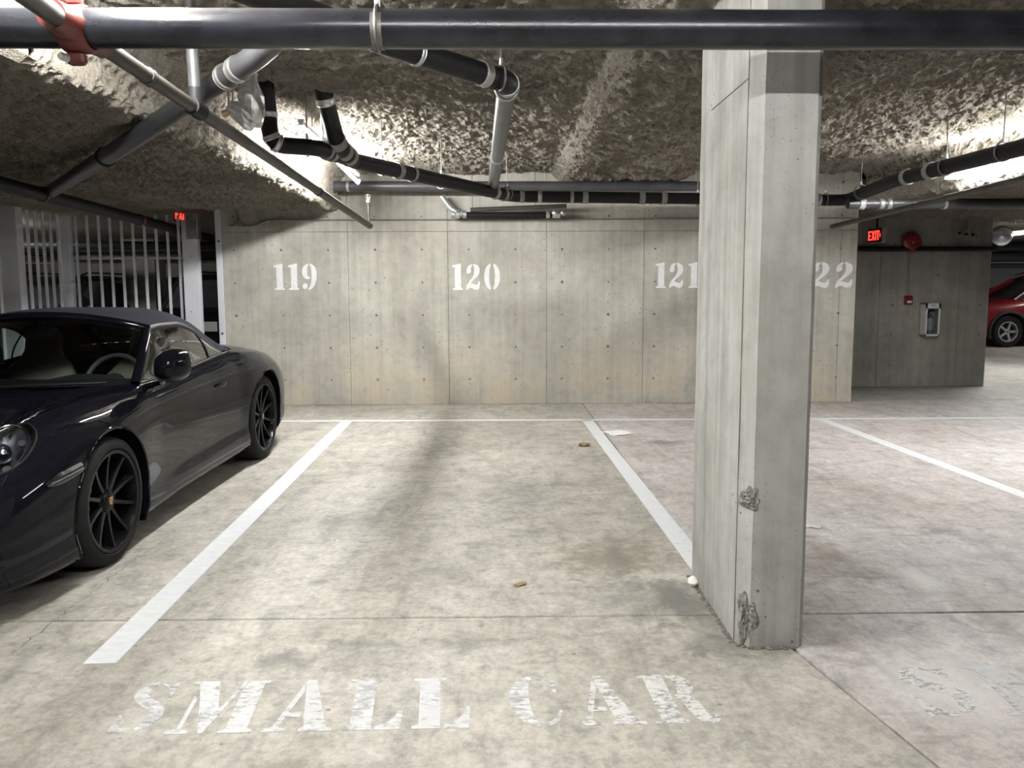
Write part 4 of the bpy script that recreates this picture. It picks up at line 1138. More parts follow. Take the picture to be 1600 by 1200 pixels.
        for r in np.linspace(0, 1, 9):
            row = []
            for q in range(49):
                an = -PI+2*PI*q/48
                dome = .034*(1-r*r); base = np.mean(rn)*(1-r)+hN(an)*r
                row.append(W(r*math.cos(an), r*math.sin(an), base+dome+.002))
            rows.append(row)
        lm = MB().grid(rows).build('headlamp', MAT['lens'], root, fix=True)
        ringp = [W(math.cos(a)*.99, math.sin(a)*.99, hN(a)+.003) for a in np.linspace(-PI, PI, 60)[:-1]]
        MB().tube(ringp, .0045, 6, closed=True).build('lamp_rim', MAT['trim'], lm)
        rows = []
        for r, dep in ((1.0, 0), (.97, -.02), (.9, -.06), (.7, -.085), (.35, -.095), (.001, -.095)):
            rows.append([W(r*math.cos(a), r*math.sin(a), (hN(a) if r > .95 else np.mean(rn))+dep) for a in np.linspace(-PI, PI, 49)])
        MB().grid(rows).build('lamp_bowl', MAT['lamp_bowl'], lm, fix=True)
        MB().tube([W(.76*math.cos(a)-.05, .80*math.sin(a)-.03, np.mean(rn)-.012) for a in np.linspace(-PI, PI, 60)[:-1]], .0045, 6, closed=True).build('chrome_ring', MAT['chrome'], lm)
        MB().tube([W(.93*math.cos(a), .94*math.sin(a), np.mean(rn)*.3+hN(a)*.7-.008) for a in np.linspace(-PI, PI, 60)[:-1]], .003, 6, closed=True).build('outer_ring', MAT['chrome'], lm)
        for (a, b, r) in ((-.05, .05, .042),):
            p = W(a, b, np.mean(rn)-.05); MB().sphere(p, r, 16, 10).build('projector', MAT['chrome'], lm)
            MB().sphere(W(a, b, np.mean(rn)-.028), r*.9, 16, 10).build('projector_lens', MAT['lens'], lm)
        for (a, b) in ((.45,.35), (.45,-.40), (-.5,.35), (-.5,-.40)):
            p = W(a, b, np.mean(rn)-.035); MB().lathe([(0,.016), (.018,.018), (.018,.001)], p, (sg*hn[0], hn[1], hn[2]), 12).build('day_light', MAT['chrome'], lm)
    # windscreen frame and glass
    def cowlc(v):      # v from -1 (far side) to 1 (near side)
        y = .70*v; return Vector((y, cowl(y)+.01-1, .882-.012*abs(v)))
    def headc(v):
        y = .585*v; return Vector((y, 1.94+.13*v*v-1, 1.262-.085*abs(v)**2.2))
    rows = []
    for u in np.linspace(0, 1, 13):
        row = []
        for v in np.linspace(-1, 1, 31):
            p = cowlc(v).lerp(headc(v), u); bulge = .055*math.sin(PI*u)*(1-.55*abs(v))
            row.append(p+Vector((.02*v*math.sin(PI*u), -bulge*.45, bulge)))
        rows.append(row)
    MB().grid(rows).build('windscreen', MAT['windscreen'], root)
    for sg in (1, -1):
        path = [Vector(r[-1 if sg > 0 else 0]) for r in rows]
        loops = []
        for q, p in enumerate(path):
            t = (path[min(q+1, 12)]-path[max(q-1, 0)]).normalized(); o = Vector((sg, 0, 0)); o = (o-t*o.dot(t)).normalized(); b_ = t.cross(o)
            loops.append([p+o*(.030*math.cos(a)+.008)+b_*(.020*math.sin(a)) for a in np.linspace(0, 2*PI, 15)[:-1]])
        MB().loft(loops).build('windscreen_pillar', MAT['paint'], root, fix=True)
        # black inner border of the glass
    bord = MB()
    for (u0, u1) in ((0, .08), (.90, 1.0)):
        rr2 = []
        for u in (u0, (u0+u1)/2, u1):
            rr2.append([Vector(p)+Vector((0, .004, -.004)) for p in [cowlc(v).lerp(headc(v), u)+Vector((.02*v*math.sin(PI*u), -.055*math.sin(PI*u)*(1-.55*abs(v))*.45, .055*math.sin(PI*u)*(1-.55*abs(v)))) for v in np.linspace(-1, 1, 31)]])
        bord.grid(rr2)
    bord.build('glass_border', MAT['trim'], root)
    hd = [headc(v)+Vector((0, .0, .004)) for v in np.linspace(-1.04, 1.04, 25)]
    MB().tube(hd, .026, 10).build('windscreen_header', MAT['paint'], root)
    MB().tube([Vector((.0,.37,.885)), Vector((.3,.40,.893)), Vector((.60,.52,.89))], .008, 6).build('wiper', MAT['trim'], root)
    MB().tube([Vector((-.55,.49,.89)), Vector((-.25,.39,.893)), Vector((.05,.38,.885))], .008, 6).build('wiper', MAT['trim'], root)
    # soft top
    ex = [2.06, 2.25, 2.48, 2.65, 2.80, 2.93, 3.05, 3.25]
    ey = [.592, .597, .602, .610, .627, .657, .695, .705]
    ez = [1.170, 1.186, 1.186, 1.155, 1.095, 1.012, .944, .942]
    cx_ = [1.95, 2.15, 2.40, 2.65, 2.90, 3.20, 3.50, 3.72]
    cz_ = [1.270, 1.296, 1.306, 1.300, 1.280, 1.225, 1.11, .985]
    def edge(w):       # w 0..1 along the edge curve
        x = np.interp(w, np.linspace(0, 1, 8), ex); return np.array([pchip(ex, ey, np.array([x]))[0], x, pchip(ex, ez, np.array([x]))[0]])
    rows = []
    for w in np.linspace(0, 1, 57):
        e = edge(w); xcen = np.interp(w, np.linspace(0, 1, 8), cx_); zc = float(pchip(cx_, cz_, np.array([xcen]))[0])
        row = []
        for v in np.linspace(-1, 1, 49):
            a = abs(v); y = e[0]*math.sin(a*PI/2)**.92*(1 if v >= 0 else -1)
            s_ = abs(y)/e[0]; f = s_**2.2
            x = xcen+(e[1]-xcen)*s_**2; z = e[2]+(zc-e[2])*(1-s_**4.0)
            row.append((y, x-1, z))
        rows.append(row)
    top = MB().grid(rows)
    # folded hem along the side windows
    for sg in (0, -1):
        pass
    st_ = top.build('soft_top', MAT['fabric'], root, fix=True)
    for sg in (1, -1):
        pts = [Vector((sg*(edge(w)[0]+.004), edge(w)[1]-1, edge(w)[2]-.004)) for w in np.linspace(0, 6/7, 40)]
        loops = []
        for q, p in enumerate(pts):
            t = (pts[min(q+1, 39)]-pts[max(q-1, 0)]).normalized(); o = Vector((sg*.8, 0, .3)); o = (o-t*o.dot(t)).normalized(); b_ = t.cross(o)
            loops.append([p+o*(.010*math.cos(a))+b_*(.022*math.sin(a)) for a in np.linspace(0, 2*PI, 11)[:-1]])
        MB().loft(loops).build('window_seal', MAT['trim'], root, fix=True)
        # side glass between belt and hem
        def belt(x):
            i = int(np.argmin(abs(S.xs-x))); j = int(np.argmin(abs(S.ts-3.15))); p = P0[i, j]; return Vector((sg*p[0]*.985, x-1, p[2]+.0))
        base_x = np.linspace(1.64, 3.05, 40); gr = [[], [], [], [], []]
        pil_a, pil_b = cowlc(sg), headc(sg)
        for x in base_x:
            b0 = belt(x)
            if x < 2.06:
                t = (x-1.64)/(2.07-1.64); tp = pil_a.lerp(pil_b, max(0, min(1, t)))+Vector((sg*.012, .02, 0)); tp.y = max(tp.y, x-1)
            else:
                
                e = np.array([pchip(ex, ey, np.array([x]))[0], x, pchip(ex, ez, np.array([x]))[0]]); tp = Vector((sg*e[0], x-1, e[2]))
            for r, u in enumerate((0, .25, .5, .75, 1)):
                p = b0.lerp(tp, u); p.x += sg*.018*math.sin(PI*u); gr[r].append(p)
        gl_ = MB().grid(gr).build('side_window', MAT['side_glass'], root)
        MB().tube([Vector(gr[r][31])+Vector((sg*.004,0,0)) for r in range(5)], .006, 6).build('window_divider', MAT['trim'], gl_)
        MB().tube([belt(x)+Vector((sg*.012, 0, .004)) for x in np.linspace(1.66, 3.08, 30)], .006, 8).build('belt_moulding', MAT['chrome' if sg > 0 else 'trim'], root)
        # quarter triangle at the mirror
        # door mirror
        mc = Vector((sg*.945, 1.565-1, .972)); mb = MB(); loops = []
        for q, f in enumerate(np.linspace(0, 1, 12)):
            yv = -.085+.165*f; r = math.sqrt(max(0, 1-(1-f)**2.2)) if f < .999 else 1.0
            if q == 0: r = .25
            loops.append([mc+Vector((sg*.100*r*math.copysign(abs(math.cos(a))**.8, math.cos(a)), yv, (.105 if math.sin(a) > 0 else .092)*r*math.copysign(abs(math.sin(a))**.8, math.sin(a))+.01*math.cos(a)*sg)) for a in np.linspace(0, 2*PI, 25)[:-1]])
        mir = mb.loft(loops).build('door_mirror', MAT['paint'], root, fix=True, angle=60)
        MB().loft([[mc+Vector((sg*.095*math.cos(a), .082, .064*math.sin(a))) for a in np.linspace(0, 2*PI, 25)[:-1]], [mc+Vector((sg*.09*math.cos(a), .0825, .06*math.sin(a))) for a in np.linspace(0, 2*PI, 25)[:-1]]]).build('mirror_glass', MAT['chrome'], mir, fix=True)
        MB().loft([[Vector((sg*.79, .60+.05*math.cos(a), .855+.022*math.sin(a))) for a in np.linspace(0, 2*PI, 13)[:-1]],
                   [Vector((sg*.87, .60+.045*math.cos(a), .880+.016*math.sin(a))) for a in np.linspace(0, 2*PI, 13)[:-1]],
                   [mc+Vector((-sg*.03, -.02+.04*math.cos(a), -.082+.02*math.sin(a))) for a in np.linspace(0, 2*PI, 13)[:-1]]]).build('mirror_stalk', MAT['paint'], mir, fix=True)
        MB().tube([mc+Vector((sg*.06,-.05,-.072)), mc+Vector((-sg*.02,-.06,-.066)), mc+Vector((-sg*.095,-.03,-.03)), mc+Vector((-sg*.10,.0,.03))], .004, 6).build('mirror_seam', MAT['trim'], mir)
        # door handle
        dpar = dl if sg > 0 else dr
        zh = .742; hx = [2.50+.19*f for f in np.linspace(0, 1, 9)]
        lo = []
        for q, x in enumerate(hx):
            f = q/8; yv = side_y(x, zh)+.002+.014*math.sin(PI*min(1, max(0, f)))**.4; wz = .016*(.5+.5*math.sin(PI*f)**.5)
            lo.append([Vector((sg*(yv+.006*math.cos(a)), x-1, zh+wz*math.sin(a))) for a in np.linspace(0, 2*PI, 11)[:-1]])
        MB().loft(lo).build('door_handle', MAT['paint'], dpar, fix=True)
        # side marker lamp in the bumper
        fpar = root; mk = []
        for q, f in enumerate(np.linspace(0, 1, 12)):
            x = .44+.25*f; z = .560+.026*f; w = .008+.018*min(1, f*3) if f < .9 else .026
            y0 = side_y(x, z)
            mk.append([(sg*(side_y(x, z-w)+.001), x-1, z-w), (sg*(y0+.010), x-1, z-w*.5), (sg*(y0+.011), x-1, z+w*.5), (sg*(side_y(x, z+w)+.001), x-1, z+w)])
        mk_o = MB().grid(mk).build('side_marker', MAT['smoked'], root, fix=True)
        MB().tube([(sg*(side_y(.44+.25*f, .560+.026*f)+.012), .44+.25*f-1, .563+.026*f) for f in np.linspace(.08, .96, 10)], .004, 6).build('light_strip', MAT['chrome'], mk_o)
    # interior
    tub = MB().box((0, 1.28, .30), (1.44, 1.8, .10)).box((0, .58, .55), (1.40, .04, .50)).box((0, 2.15, .60), (1.30, .05, .60))
    for sg in (1, -1): tub.box((sg*.70, 1.30, .58), (.03, 1.7, .50))
    tub.build('cabin_tub', MAT['dash'], root, smooth=False)
    rows = []
    for (yy, zz) in ((.44,.85), (.54,.873), (.68,.885), (.80,.87), (.89,.80), (.92,.68), (.89,.52)):
        rows.append([(x, yy+.14*(x/.66)**2, zz+(.04*math.exp(-((x-.36)/.16)**2) if yy > .6 and zz > .79 else 0)-.02*(abs(x)/.68)**3) for x in np.linspace(-.66, .66, 31)])
    MB().grid(rows).build('dashboard', MAT['dash'], root, fix=True)
    sw = Vector((.37, 1.06, .835)); ax = Vector((0, -.90, .42)).normalized(); u = Vector((1,0,0)); w_ = ax.cross(u)
    st = MB().tube([sw+u*.180*math.cos(a)+w_*.180*math.sin(a) for a in np.linspace(0, 2*PI, 41)[:-1]], .015, 8, closed=True).build('steering_wheel', plain('wheel_leather', (.06,.062,.068), .45), root)
    MB().lathe([(-.02,.001),(-.02,.06),(.01,.055),(.025,.001)], sw, ax, 20).build('wheel_hub', MAT['dash'], st)
    for a in (0, PI, -PI/2): MB().tube([sw+u*.05*math.cos(a)+w_*.05*math.sin(a), sw+u*.175*math.cos(a)+w_*.175*math.sin(a)], .012, 6).build('wheel_spoke', MAT['dash'], st)
    MB().tube([sw, sw-ax*.25], .03, 10).build('column_stalk', MAT['dash'], st)
    for sx in (.37, -.37):
        loops = []
        for (z, wd, yb) in ((.42,.20,1.50), (.50,.25,1.53), (.62,.265,1.57), (.74,.265,1.61), (.84,.25,1.645), (.90,.205,1.665), (.945,.150,1.68), (1.00,.125,1.695), (1.08,.125,1.715), (1.13,.105,1.725), (1.155,.06,1.73)):
            th = .075 if z < .9 else .055
            loops.append([(sx+wd*math.copysign(abs(math.cos(a))**.6, math.cos(a)), yb-.12+th*math.copysign(abs(math.sin(a))**.7, math.sin(a))-.035*abs(math.cos(a))**4*(1 if z < .9 else .3), z) for a in np.linspace(0, 2*PI, 25)[:-1]])
        se = MB().loft(loops).build('seat', MAT['seat'], root, fix=True, angle=70)
        loops = [[(sx+wd*math.copysign(abs(math.cos(a))**.6, math.cos(a)), y, .40+.07*math.copysign(abs(math.sin(a))**.7, math.sin(a))+.03*abs(math.cos(a))**4) for a in np.linspace(0, 2*PI, 21)[:-1]] for (y, wd) in ((1.02,.18), (1.06,.24), (1.3,.26), (1.52,.25))]
        MB().loft(loops).build('seat_cushion', MAT['seat'], se, fix=True, angle=70)
    MB().loft([[(.0+.105*math.cos(a), 0.93+yy, 1.165+.032*math.sin(a)) for a in np.linspace(0, 2*PI, 17)[:-1]] for yy in (0, .03)]).build('rear_view_mirror', MAT['trim'], root, fix=True)
    MB().tube([(0, .95, 1.18), (0, .93, 1.235)], .014, 8).build('mirror_mount', MAT['trim'], root)
    # wheels
    for (ax_, az, ar), R_, yo, rr_ in ((AF, RF, .880, .262), (AR, RR, .905, .280)):
        for sg in (1, -1):
            W_ = .245 if R_ == RF else .300; c = Vector((sg*yo, ax_-1, R_-.001)); d = Vector((sg, 0, 0))
            h = W_
            prof = [(-h, rr_), (-h, R_-.045), (-h+.02, R_-.012), (-h+.05, R_), (-.045, R_), (-.016, R_-.010), (-.002, R_-.035), (.002, R_-.060), (-.004, rr_+.012), (-.012, rr_+.002), (-.03, rr_)]
            wh = MB().lathe(prof, c, d, 56).build('wheel', MAT['rubber'], root, angle=50)
            MB().lathe([(-h, rr_-.012), (-.02, rr_-.012), (-.008, rr_+.004), (-.004, rr_+.002), (-.006, rr_-.014), (-.03, rr_-.022), (-.09, rr_-.03), (-h, rr_-.03)], c, d, 56).build('rim', MAT['rim'], wh, angle=40)
            MB().lathe([(-.17, .001), (-.17, .172), (-.145, .172), (-.145, .001)], c, d, 40).build('brake_disc', MAT['disc'], wh)
            # caliper ahead of the axle
            cl = MB()
            for a in np.linspace(PI*.72, PI*1.28, 8):
                cl.box(c+Vector((-sg*.105, math.cos(a)*.185, math.sin(a)*.185)), (.06, .06, .06), None, .01)
            cl.build('caliper', MAT['caliper'], wh, smooth=False)
            for q in range(10):
                a = 2*PI*q/10+PI/2; a_in = a
                r0, r1 = .052, rr_-.006; loops = []
                for f in np.linspace(0, 1, 6):
                    r = r0+(r1-r0)*f; an = a_in*(1-f)+a*f; wd = .015-.005*f+(.006 if f == 1 else 0); dep = -.040+.026*f-.020*math.sin(PI*f)*.3
                    t = Vector((0, math.cos(an), math.sin(an))); s_ = Vector((0, -math.sin(an), math.cos(an))); b = c+t*r
                    loops.append([b+s_*wd*.7+d*dep, b+s_*wd+d*(dep-.012), b+s_*wd*.8+d*(dep-.045), b-s_*wd*.8+d*(dep-.045), b-s_*wd+d*(dep-.012), b-s_*wd*.7+d*dep])
                MB().loft(loops).build('spoke', MAT['rim'], wh, angle=30, fix=True)
            hb = MB().lathe([(-.10,.07), (-.05,.072), (-.036,.06), (-.030,.045), (-.026,.034), (-.026,.001)], c, d, 30).build('hub', MAT['rim'], wh)
            # gold shield crest with its dark quarters on the cap
            sh = [(-.018,.020),(.018,.020),(.019,.002),(.013,-.012),(0,-.022),(-.013,-.012),(-.019,.002)]
            MB().prism(sh, lambda u_, v_, h_: (c.x+sg*(-.026+h_), c.y+u_, c.z+v_), .003).build('crest', MAT['gold'], wh, smooth=False)
            for (u0, v0) in ((-.010,.010), (.010,-.004)):
                MB().prism([(u0-.006,v0-.006),(u0+.006,v0-.006),(u0+.006,v0+.006),(u0-.006,v0+.006)], lambda u_, v_, h_: (c.x+sg*(-.023+h_), c.y+u_, c.z+v_), .0008).build('crest_quarter', MAT['bell'], wh, smooth=False)
            for q in range(5):
                a = 2*PI*q/5+.3; MB().lathe([(-.05,.011), (-.032,.010), (-.030,.001)], c+Vector((0, math.cos(a)*.052, math.sin(a)*.052)), d, 8).build('wheel_bolt', MAT['rim'], wh)
    for (x_, w_) in ((0, .52), (.40, .20), (-.40, .20)):
        MB().box((x_, -1.004, .265), (w_, .016, .085), None, .006).build('air_intake', MAT['trim'], root, smooth=False)
    # tail details
    MB().box((0, 3.50, .72), (1.12, .03, .03), None, .008).build('tail_light_bar', plain('tail_red', (.25,.01,.01), .2, coat=.8), root)
    return root
CAR_X, CAR_Y = -2.90, 3.944
car = convertible((CAR_X, CAR_Y, 0.0), 1e-9, 'glossy black convertible with dark fabric roof parked beside the empty bay')

# ------------------------------------------------------------------ white steel fence
FY = WALL_Y+.06
def flat_bar(x, y, z0, z1, wx_, wy_): return MB().box((x, y, (z0+z1)/2), (wx_, wy_, z1-z0))
fx = [at_y(q, 485, FY).x for q in (126, 143.7, 161.5, 179, 196.7, 214, 232, 250, 267.5, 284.7)]
p2 = at_y(108, 440, FY).x; p3 = at_y(302, 440, FY).x
fence = thing('steel_fence', 'white steel bar fence in line with the back wall behind the convertible', 'fence', (p3, FY, 0))
for x in fx: flat_bar(x, FY, .06, Z_SOF-.06, .030, .012).build('bar', MAT['white_steel'], fence, smooth=False)
MB().box((p3, FY-.01, 1.12), (.185, .09, 2.24), None, .004).build('post', MAT['white_steel'], fence, smooth=False)
MB().box((p2, FY, 1.15), (.11, .09, 2.30), None, .004).build('post', MAT['white_steel'], fence, smooth=False)
MB().box((p3+.05, FY-.05, 2.16), (.14, .11, .30), None, .004).build('post_bracket', MAT['band'], fence, smooth=False)
for (q, r_) in ((298, 400), (299, 487)):
    b = at_y(q, r_, FY-.056); MB().lathe([(0,.001),(0,.010),(-.008,.008),(-.008,.001)], b, (0,1,0), 8).build('bolt', MAT['band'], fence)
rz = at_y(200, 402, FY+.05).z
MB().tube([(p2, FY+.05, rz), (p3, FY+.05, rz)], .028, 10).build('rail', MAT['zinc'], fence)
MB().box(((p2+p3)/2, FY+.02, .12), (p3-p2, .04, .05)).build('rail', MAT['white_steel'], fence, smooth=False)
# the return of the fence, running towards the camera
side = thing('steel_fence', 'white bar fence panel seen nearly edge-on at the picture edge', 'fence', (p2, 8.4, 0))
py = at_x(24, 450, p2-.02).y
print('fence post y', py, 'x', p2)
n = int((FY-.15-py)/.145)
for i in range(n): flat_bar(p2-.02, FY-.14-i*.145, .06, Z_SOF-.06, .012, .045).build('bar', MAT['white_steel'], side, smooth=False)
MB().box((p2-.03, py, 1.15), (.20, .12, 2.30), None, .004).build('post', MAT['white_steel'], side, smooth=False)
for i in range(1, 16): flat_bar(p2-.02, py-.10-i*.145, .06, Z_SOF-.06, .012, .045).build('bar', MAT['white_steel'], side, smooth=False)
MB().box((p2-.02, (py+FY)/2-.9, .12), (.04, FY-py+2.2, .05)).build('rail', MAT['white_steel'], side, smooth=False)
# angle plate on the end of the wall
ap = thing('angle_plate', 'narrow white bolted steel strip down the end of the back wall', 'metal strip', (WX0-.02, WALL_Y-.01, 0))
az1 = at_y(349, 322, WALL_Y).z
MB().box((WX0-.035, WALL_Y-.008, az1/2), (.075, .014, az1), None, .003).build('plate', MAT['white_steel'], ap, smooth=False)
for q in (377, 521, 600):
    z = at_y(352, q, WALL_Y).z; MB().lathe([(0,.001),(0,.013),(-.010,.011),(-.010,.001)], (WX0-.035, WALL_Y-.016, z), (0,1,0), 8).build('bolt', MAT['black'], ap)

# ------------------------------------------------------------------ exit signs, bell, pull station, extinguisher
def seg_letter(ch):
    t = .16
    return {'E': [[(0,0),(.6,0),(.6,t),(t,t),(t,.42),(.5,.42),(.5,.58),(t,.58),(t,1-t),(.6,1-t),(.6,1),(0,1)]],
            'X': [[(0,0),(.18,0),(.36,.36),(.54,0),(.72,0),(.45,.5),(.72,1),(.54,1),(.36,.64),(.18,1),(0,1),(.27,.5)]],
            'I': [[(0,0),(t,0),(t,1),(0,1)]],
            'T': [[(.22,0),(.40,0),(.40,1-t),(.62,1-t),(.62,1),(0,1),(0,1-t),(.22,1-t)]]}[ch]
MAT['exit_red'] = emit('exit_letters', (1.0,.03,.02), 2.2)
MAT['sign_case'] = plain('sign_case', (.30,.28,.26), .5)
def exit_sign(c, yaw, w, h, label, arrow=True):
    root = thing('exit_sign', label, 'sign', tuple(c), 'exit signs')
    u = Vector((math.cos(yaw), math.sin(yaw), 0)); nrm = Vector((math.sin(yaw), -math.cos(yaw), 0)); c = Vector(c)
    R = Matrix(((u.x, -nrm.x, 0), (u.y, -nrm.y, 0), (0, 0, 1)))
    MB().box(c, (w, .06, h), R, .006).build('case', MAT['sign_case'], root, smooth=False)
    MB().box(c+nrm*.031, (w*.94, .004, h*.90), R).build('face', plain('sign_face', (.10,.01,.01), .4), root, smooth=False)
    MB().tube([c+Vector((0,0,h/2)), c+Vector((0,0,h/2+.25))], .012, 8).build('stem', MAT['black'], root)
    x = -w*.42; sx = w*.30; sz = h*.62
    for ch in 'EXIT':
        mb = MB(); wd = {'E': .6, 'X': .72, 'I': .16, 'T': .62}[ch]
        for p in seg_letter(ch):
            mb.prism(p, lambda a, b, hh: c+u*(x+a*sx)+Vector((0,0,(b-.5)*sz))+nrm*(.033+hh), .004)
        mb.build('letter', MAT['exit_red'], root, smooth=False); x += (wd+.13)*sx
    if arrow:
        MB().prism([(.0,-.26),(.22,0),(0,.26)], lambda a, b, hh: c+u*(w*.36+a*sx*.7)+Vector((0,0,b*sz))+nrm*(.033+hh), .004).build('arrow', MAT['exit_red'], root, smooth=False)
    return root
ex1 = at_y(1370, 368, FAR_Y-.35); exit_sign(ex1, math.radians(-80), .30, .20, 'lit red EXIT sign with arrow above the shaded wall')
ex2 = at_y(281, 336, WALL_Y+.75); exit_sign(ex2, math.radians(74), .30, .20, 'lit red EXIT sign half hidden behind the white fence bars')

bc = at_y(1424, 379, FAR_Y-.05)
bell = thing('alarm_bell', 'round red alarm bell high on the shaded wall', 'bell', tuple(bc))
MB().lathe([(-.055,.001),(-.055,.05),(-.048,.09),(-.030,.125),(-.008,.140),(0,.140),(.004,.13)], bc, (0,1,0), 36).build('gong', MAT['bell'], bell)
MB().lathe([(0,.06),(.05,.06)], bc, (0,1,0), 20).build('back_box', MAT['bell'], bell)
MB().lathe([(-.064,.001),(-.064,.012),(-.054,.014)], bc, (0,1,0), 10).build('centre_nut', MAT['zinc'], bell)
ps = at_y(1419, 469, FAR_Y-.02)
cnd, _ = run([(bc.x-.01, FAR_Y-.012, bc.z-.10), (ps.x, FAR_Y-.012, ps.z+.05)], .009, 'conduit', 'thin conduit dropping from the red bell to the pull station', MAT['band_dull'], sides=8, cat='conduit')
pull = thing('pull_station', 'small red fire alarm pull box with a white handle below the bell', 'alarm box', tuple(ps))
MB().box((ps.x, FAR_Y-.025, ps.z), (.105, .05, .125), None, .006).build('body', MAT['bell'], pull, smooth=False)
MB().box((ps.x+.003, FAR_Y-.055, ps.z-.022), (.065, .014, .034), None, .004).build('handle', MAT['white'], pull, smooth=False)
ec0 = at_y(1446, 474, FAR_Y-.13); ec1 = at_y(1466, 525, FAR_Y-.13)
cxm, czm, cw_, chh = (ec0.x+ec1.x)/2, (ec0.z+ec1.z)/2, abs(ec1.x-ec0.x), abs(ec0.z-ec1.z)
cab = thing('extinguisher_cabinet', 'white glass-fronted fire extinguisher cabinet on the shaded wall', 'cabinet', (cxm, FAR_Y, czm-chh/2))
D = .14; yb = FAR_Y-D/2
cb_ = MB()
for (x, z, w, h) in ((cxm-cw_/2+.006, czm, .012, chh), (cxm+cw_/2-.006, czm, .012, chh), (cxm, czm+chh/2-.006, cw_, .012), (cxm, czm-chh/2+.006, cw_, .012)):
    cb_.box((x, yb, z), (w, D, h))
cb_.box((cxm, FAR_Y-.006, czm), (cw_, .012, chh)); cb_.build('body', MAT['white'], cab, smooth=False)
fr = MB()
for (x, z, w, h) in ((cxm-cw_/2+.012, czm, .024, chh), (cxm+cw_/2-.012, czm, .024, chh), (cxm, czm+chh/2-.035, cw_, .07), (cxm, czm-chh/2+.014, cw_, .028)):
    fr.box((x, FAR_Y-D-.006, z), (w, .014, h))
dr_ = fr.build('door', MAT['white'], cab, smooth=False)
MB().box((cxm, FAR_Y-D-.002, czm-.02), (cw_-.04, .003, chh-.09)).build('pane', glass('cabinet_glass', (.85,.88,.88)), dr_, smooth=False)
MB().box((cxm, FAR_Y-D-.015, czm+chh/2-.03), (.05, .01, .014)).build('latch', MAT['zinc'], dr_, smooth=False)
ext = thing('fire_extinguisher', 'small fire extinguisher with a white label inside the wall cabinet', 'extinguisher', (cxm, FAR_Y-.075, czm-chh/2+.012))
zb = czm-chh/2+.012
MB().lathe([(0,.001),(0,.045),(.01,.05),(.25,.05),(.285,.03),(.30,.016),(.32,.016),(.32,.001)], (cxm, FAR_Y-.075, zb), (0,0,1), 20).build('cylinder_body', MAT['zinc'], ext)
MB().lathe([(.07,.0508),(.23,.0508)], (cxm, FAR_Y-.075, zb), (0,0,1), 20).build('paper_label', MAT['white'], ext)
MB().box((cxm+.02, FAR_Y-.08, zb+.335), (.09, .02, .02), None, .004).build('lever', MAT['black'], ext, smooth=False)
MB().tube(fillet([(cxm-.01, FAR_Y-.08, zb+.32), (cxm-.06, FAR_Y-.085, zb+.30), (cxm-.058, FAR_Y-.085, zb+.10)], .04), .010, 8).build('hose', MAT['black'], ext)
# pipe along the shaded wall and the dark brackets near its top
pz = at_y(1440, 388, FAR_Y-.06)
run([(3.7, FAR_Y-.06, pz.z), (FX1+.02, FAR_Y-.06, pz.z-.01)], .035, 'wall_pipe', 'dark pipe running level along the top of the shaded wall', MAT['cast_iron'], sides=12)
br2 = at_y(1512, 366, FAR_Y-.10)
vb = thing('pipe_bracket', 'dark twisted bracket under the soffit near the mirror', 'bracket', tuple(br2))
MB().box(br2, (.26, .03, .03), Matrix.Rotation(.12, 3, 'Y'), .004).build('arm', MAT['steel_dark'], vb, smooth=False)
MB().tube([br2+Vector((-.13,0,-.02)), br2+Vector((-.02,-.03,.05)), br2+Vector((.05,-.02,-.06)), br2+Vector((.13,0,.02))], .016, 8).build('strap', MAT['band_dull'], vb)
MB().tube([br2, br2+Vector((0,0,.2))], .008, 6).build('rod', MAT['rod'], vb)
# convex mirror dome
mm = at_y(1565, 369, FAR_Y+.25)
dm = thing('convex_mirror', 'round silver convex mirror at the corner of the shaded wall', 'mirror', tuple(mm))
dd = Vector((-.35, -1, -.15)).normalized()
MB().lathe([(.135*math.sin(a), .135*math.cos(a)) for a in np.linspace(0, PI/2, 10)], mm, dd, 28).build('dome', plain('mirror_dome', (.80,.84,.92), .22, .6, var=.02), dm, fix=True)
MB().lathe([(.004,.145),(-.02,.145),(-.02,.001)], mm, dd, 24).build('backing', MAT['sign_case'], dm, fix=True)
MB().tube([mm-dd*.05, Vector((FX1-.02, FAR_Y+.2, mm.z+.02))], .012, 8).build('mount', MAT['black'], dm)

# ------------------------------------------------------------------ other cars
MAT['car_red'] = plain('red_car_paint', (.16,.008,.012), .3, 0, coat=1.0, spec=.3, var=.03)
MAT['car_black'] = plain('dark_car_paint', (.006,.006,.008), .3, 0, coat=1.0, spec=.1, var=.03)
MAT['clad'] = plain('black_cladding', (.008,.008,.008), .7)
MAT['dark_glass'] = plain('tinted_glass', (.012,.014,.016), .04, 0, coat=1.0)
MAT['pale_glass'] = plain('screen_glass', (.05,.055,.06), .03, 0, coat=1.0)
ST = {}
ST[0.00] = [(0,.92),(.30,.91),(.50,.88),(.62,.80),(.66,.66),(.66,.50),(.62,.34),(.50,.28),(0,.28)]
ST[0.12] = [(0,.99),(.34,.985),(.58,.96),(.74,.88),(.80,.70),(.80,.50),(.77,.32),(.60,.25),(0,.25)]
ST[0.45] = [(0,1.05),(.36,1.045),(.64,1.02),(.84,.94),(.90,.74),(.90,.52),(.88,.30),(.70,.22),(0,.22)]
ST[0.95] = [(0,1.10),(.36,1.095),(.66,1.07),(.87,.99),(.925,.80),(.925,.55),(.91,.30),(.70,.22),(0,.22)]
ST[1.35] = [(0,1.13),(.36,1.125),(.68,1.105),(.88,1.03),(.92,.82),(.92,.56),(.91,.30),(.70,.22),(0,.22)]
ST[2.40] = [(0,1.13),(.40,1.13),(.72,1.12),(.88,1.07),(.92,.85),(.91,.58),(.905,.30),(.70,.22),(0,.22)]
